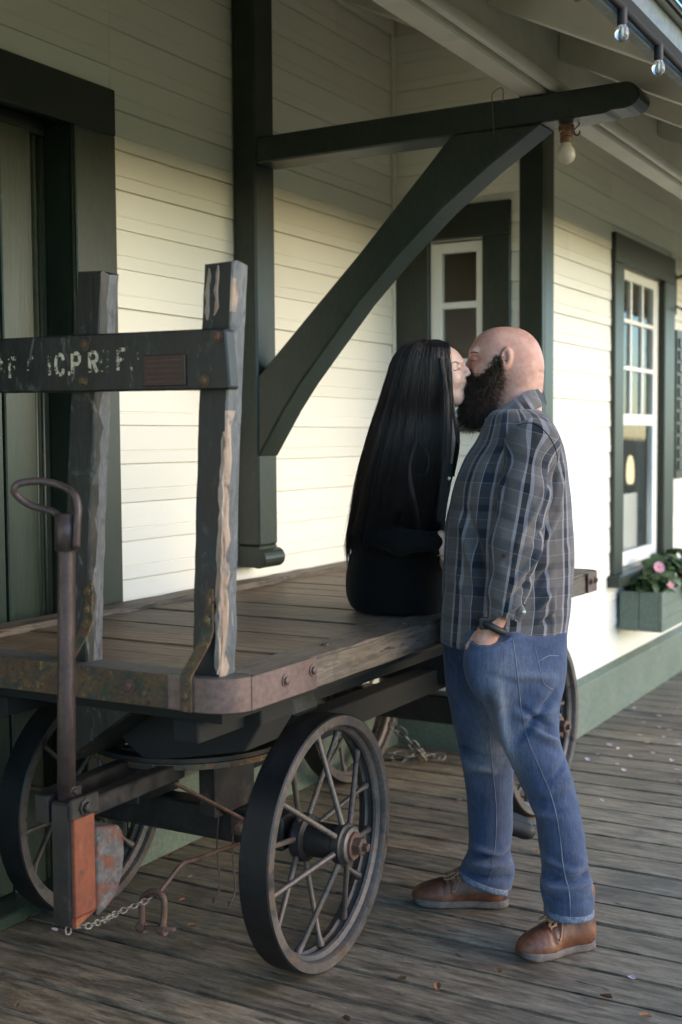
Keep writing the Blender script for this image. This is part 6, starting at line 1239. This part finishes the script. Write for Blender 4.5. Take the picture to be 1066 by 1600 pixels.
b_ = plant(6.90, 1.86, 150, 0.17, 2, 'bushy green plant with small white flowers in the window box', 0.19)
for q in ((6.93, 1.78, PZ1+0.16), (7.02, 1.77, PZ1+0.19), (6.88, 1.79, PZ1+0.06), (7.06, 1.76, PZ1+0.1)): blossom('blossom', q, 0.6, pw_, b_, (-0.4, -0.8, 0.5))
c_ = plant(7.35, 1.86, 90, 0.18, 3, 'bushy green plant with one tall pink bloom at the far end of the window box', 0.20)
tube('stem', bez([(7.32, 1.84, PZ1), (7.30, 1.83, PZ1+0.14), (7.27, 1.82, PZ1+0.262)], 4), 0.003, M['plantleaf'], c_, 5); blossom('blossom', (7.27, 1.82, PZ1+0.265), 0.9, pk, c_, (-0.6, -0.7, 0.4))
# wall lamp bracket by the shutter
wlb = origin(thing('wall_lamp', 'black scrolled iron lamp bracket between window and shutter', 'lamp', (7.625, YR-0.02, 2.4)))
box('wall_plate', (7.605, YR-0.035, 2.25), (7.645, YR-0.017, 2.50), M['black'], wlb, 0.003)
tube('arm', bez([(7.625, YR-0.036, 2.47), (7.63, YR-0.14, 2.50), (7.63, YR-0.26, 2.48), (7.63, YR-0.30, 2.43)], 6), 0.009, M['black'], wlb, 8)
tube('scroll', bez([(7.625, YR-0.036, 2.30), (7.627, YR-0.10, 2.27), (7.628, YR-0.14, 2.33), (7.63, YR-0.17, 2.45)], 6), 0.007, M['black'], wlb, 8)
lathe('shade', [(0.012, 0), (0.03, -0.02), (0.07, -0.09), (0.066, -0.09), (0.02, -0.02), (0.0, -0.01)], (7.63, YR-0.30, 2.43), M['black'], wlb, 2, 20)
# bulb under the bracket beam, hook and wire
pb = origin(thing('porch_bulb', 'frosted round light bulb in an old socket under the bracket beam', 'light bulb', (4.0500, 1.4293, 2.4597)))
bz = OFF[pb.name]
lathe('globe', [(0, -0.034), (0.014, -0.0315), (0.026, -0.022), (0.0315, -0.006), (0.030, 0.008), (0.022, 0.022), (0.015, 0.032), (0.013, 0.04)], bz, M['bulb_frost'], pb, 2, 24)
lathe('socket', [(0.0155, 0.036), (0.021, 0.038), (0.021, 0.052), (0.017, 0.054), (0.022, 0.057), (0.022, 0.07), (0.026, 0.074), (0.026, 2.5525-bz[2]), (0, 2.5525-bz[2]), (0, 0.036)], bz, M['brownwood'], pb, 2, 20)
hk = tag(tube('wire_hook', bez([(4.0600, 1.3882, 2.5821), (4.0600, 1.3859, 2.5627), (4.0600, 1.3926, 2.5487), (4.0600, 1.4060, 2.5355), (4.0600, 1.4014, 2.5201), (4.0600, 1.3880, 2.5205), (4.0600, 1.3858, 2.5329)], 6), 0.0024, M['black'], None, 7), 'small black wire hook screwed under the bracket beam end', 'hook')
hw = tag(tube('dangling_wire', bez([(3.9740, 1.6280, 2.6404), (3.9720, 1.6272, 2.6825), (3.9720, 1.6413, 2.6889), (3.9700, 1.6662, 2.6705), (3.9700, 1.6639, 2.6337), (3.9700, 1.6592, 2.5363)], 5), 0.0017, M['galv'], None, 6), 'thin bent wire dangling over the side of the bracket beam', 'wire')
# string lights along the fascia
sl = origin(thing('string_lights', 'black string of clear festoon bulbs hung along the eave edge', 'string lights', (4.0, 0.94, 2.62)))
P_ = []
for i in range(-12, 24):
    x = 3.065+0.333*i
    P_ += [(x, 0.938, 2.568), (x+0.166, 0.938, 2.565)]
tube('cable', P_, 0.009, M['hollow'], sl, 7)
g_ = lathe_mesh('bulb', [(0, -0.082), (0.008, -0.080), (0.0155, -0.072), (0.018, -0.06), (0.015, -0.049), (0.010, -0.040)], 2, 16); g_.materials.append(M['bulb_clear']); sharpen(g_, 60)
s_m = lathe_mesh('socket', [(0, 0.004), (0.010, 0.004), (0.0125, -0.002), (0.0125, -0.036), (0.0105, -0.042), (0, -0.042)], 2, 14); s_m.materials.append(M['black']); sharpen(s_m, 40)
f_m = lathe_mesh('filament', [(0, -0.07), (0.003, -0.066), (0.003, -0.046), (0, -0.044)], 2, 6); f_m.materials.append(M['metal'])
for i in range(-8, 20):
    x = 3.065+0.333*i; q = (x-4.0, 0.938-0.94, 2.564-2.62)
    s_ = put('socket', s_m, None, sl, loc=q); b_ = put('bulb', g_, None, s_); put('filament', f_m, None, s_)
# seen through the front window: table lamp, framed mirror, notices
tl = origin(thing('table_lamp', 'lit lamp glowing behind the lower window pane', 'lamp', (7.9170, 2.3500, 1.2824)))
lx, ly, lz = OFF[tl.name]
lathe('lamp_shade', [(0.010, lz-0.09), (0.022, lz-0.08), (0.027, lz-0.04), (0.024, lz+0.04), (0.014, lz+0.09), (0.0, lz+0.10)], (lx, ly, 0), M['lamp_lit'], tl, 2, 18); lathe('lamp_base', [(0, 0.3), (0.12, 0.3), (0.12, 0.32), (0.02, 0.36), (0.02, lz-0.16), (0.035, lz-0.101), (0, lz-0.101)], (lx, ly, 0), M['brownwood'], tl, 2, 18)
for x0, x1, y, z0, z1, m_, lb in ((6.98, 7.26, YR+0.09, 0.80, 1.17, 'paper', 'white paper notice standing behind the lower left of the window'), (7.36, 7.44, YR+0.12, 0.93, 1.06, 'lilac', 'small lilac card behind the lower window pane')):
    o = box('notice', (x0, y, z0), (x1, y+0.004, z1), M[m_], None, 0, off=(0, 0, 0)); tag(o, lb, 'notice')
o = box('window_shelf', (6.55, YR+0.105, 0.765), (7.36, YR+0.30, 0.80), M['white'], st, 0.003)
# petals and dry leaves on the planks
def drop(name, me, mat, pts, label, cat, group, zs=0.004):
    for i, (x, y) in enumerate(pts):
        o = put(name, me[i % len(me)], mat, None, loc=(x, y, zs), rot=(random.uniform(-0.2, 0.2), random.uniform(-0.2, 0.2), random.uniform(0, 6.28)))
        k = random.uniform(0.75, 1.2); o.scale = (k, k, k); tag(o, label(i, x, y) if callable(label) else label, cat, group)
def flake(name, w, l, curl, seed):
    rg = random.Random(seed); bm = bmesh.new(); n = 9; c = bm.verts.new((0, 0, 0)); ring = []
    for i in range(n):
        a = 2*math.pi*i/n; k = rg.uniform(0.75, 1.1); ring.append(bm.verts.new((w*k*math.cos(a), l*k*math.sin(a), curl*abs(math.cos(a))+rg.uniform(0, curl*0.4))))
    for i in range(n): bm.faces.new((c, ring[i], ring[(i+1) % n]))
    return bm_mesh(name, bm)
pm = [flake('petal', 0.011, 0.016, 0.004, i) for i in range(3)]; lf = [flake('dry_leaf', 0.010, 0.016, 0.007, 10+i) for i in range(4)]
pts = [(5.7739, 1.8095), (5.7220, 1.7490), (6.3155, 1.7976), (6.7202, 1.7530), (5.6095, 1.6562), (5.9312, 1.5146), (5.5729, 1.7989), (6.0341, 1.7333), (6.0503, 1.6184), (5.6211, 1.4642), (6.7456, 1.9863), (6.5017, 1.7642), (5.4682, 1.4011), (5.4595, 1.8143), (5.4336, 1.6724), (6.2415, 1.6931), (6.2108, 1.6322), (6.6252, 1.9328), (6.7014, 1.7200), (5.8956, 1.6616), (5.2986, 1.3461), (5.3561, 1.6101), (4.8632, 1.5552), (5.7167, 1.5802)]
drop('petal', pm, M['petal'], pts, 'small pale pink petal lying on the grey planks beyond the man', 'petal', 'pink petals scattered on the planks beyond the man')
drop('petal', pm[:1], M['petal'], [(2.7585, 2.6036)], 'single lilac petal by the foot chain at the left', 'petal', None)
drop('petal', pm[1:2], M['petal'], [(3.3292, 2.5115)], 'single white petal between the front wheels', 'petal', None)
drop('petal', pm[2:], M['petal'], [(4.5840, 2.0727)], 'curled white petal between front wheel and far boot', 'petal', None)
drop('petal', pm[1:2], M['petal'], [(3.2803, 0.9590)], 'white scrap on the planks right of the near boot', 'petal', None)
L_ = [((3.0703, 0.8634), 'brown leaf at the bottom right corner of the planks'), ((2.6779, 1.5310), 'reddish leaf at the bottom edge near the front wheel'), ((2.3265, 2.3312), 'orange leaf stuck in a plank gap at the lower left'), ((2.7852, 2.7326), 'yellow leaf against the wall base left of the foot casting'), ((2.9818, 2.2475), 'curled leaf right of the shackle'),
      ((3.1366, 2.4013), 'orange leaf scrap above the shackle'), ((3.4591, 2.7056), 'clump leaf by the green wall base under the cart'), ((4.1419, 1.5641), 'small orange leaf between the two boots'), ((5.3398, 2.3872), 'brown leaf scrap behind the cart chain'), ((3.1250, 0.9825), 'tiny brown leaf in the seam right of the near boot'), ((3.1353, 1.2989), 'brown scrap in the seam left of the near boot'), ((2.9618, 1.5126), 'tan leaf scrap right of the front wheel'), ((2.9665, 1.4053), 'pinkish leaf scrap below the far boot'), ((6.5128, 1.8088), 'dark crumpled leaf among the petals')]
for i, (p, lb) in enumerate(L_): drop('dry_leaf', [lf[i % 4]], M['leafdry'], [p], lb, 'leaf', None, 0.005)
# autumn trees across the tracks: seen only mirrored in the glass, and lighting the wall from low down
t_ = NT('translucent_autumn_leaf'); v_ = t_.coords((1, 1, 1), False); cc = t_.ramp(t_.noise(v_, 0.5, 4), [(0.35, (0.55, 0.36, 0.06)), (0.65, (0.7, 0.45, 0.09))])
tl_ = t_.node('ShaderNodeBsdfTranslucent'); t_.link(cc, tl_.inputs[0]); t_.set(base=cc, rough=0.7, spec=0.2); mx_ = t_.node('ShaderNodeMixShader'); mx_.inputs[0].default_value = 0.5
t_.link(t_.b.outputs[0], mx_.inputs[1]); t_.link(tl_.outputs[0], mx_.inputs[2]); t_.link(mx_.outputs[0], t_.out.inputs[0])
def tree(x, y, h, r, seed, label):
    rg = np.random.default_rng(seed); t = origin(thing('tree', label, 'tree', (x, y, -0.62), group=None))
    tube('trunk', bez([(x, y, -0.62), (x+0.1, y, h*0.3), (x-0.05, y+0.1, h*0.75)], 5), np.linspace(0.22, 0.06, 11), M['bark'], t, 9)
    for i in range(6):
        a = rg.uniform(0, 6.28); z0 = h*rg.uniform(0.25, 0.55); tube('limb', bez([(x+0.05, y, z0), (x+r*0.4*math.cos(a), y+r*0.4*math.sin(a), z0+h*0.12), (x+r*0.8*math.cos(a), y+r*0.8*math.sin(a), z0+h*0.25)], 4), np.linspace(0.07, 0.02, 9), M['bark'], t, 6)
    n = 1500; cl_ = rg.normal(size=(26, 3)); cl_ /= np.linalg.norm(cl_, axis=1)[:, None]; cl_ *= rg.uniform(0.45, 0.95, (26, 1)); k = rg.integers(0, 26, n)
    C_ = (cl_[k]+rg.normal(size=(n, 3))*0.17)*np.array([r, r, h*0.36])+np.array([0, 0, h*0.62+0.62]); a = rg.normal(size=(n, 3)); a /= np.linalg.norm(a, axis=1)[:, None]; b = np.cross(a, rg.normal(size=(n, 3))); b /= np.linalg.norm(b, axis=1)[:, None]
    s = rg.uniform(0.25, 0.45, (n, 1)); V = np.stack([C_-a*s, C_+b*s*0.6, C_+a*s, C_-b*s*0.6], 1).reshape(-1, 3)
    put('crown', np_mesh('crown', V, np.arange(4*n).reshape(n, 4)), t_.m, t)
ORD = ('first', 'second', 'third', 'fourth', 'fifth', 'sixth', 'seventh', 'eighth', 'ninth', 'tenth', 'eleventh', 'twelfth')
for i in range(12):
    tree(-60+17*i, -78-random.uniform(0, 10), random.uniform(3.6, 4.4), random.uniform(7, 9), 70+i, ORD[i]+' golden autumn tree from the left in the row across from the station')
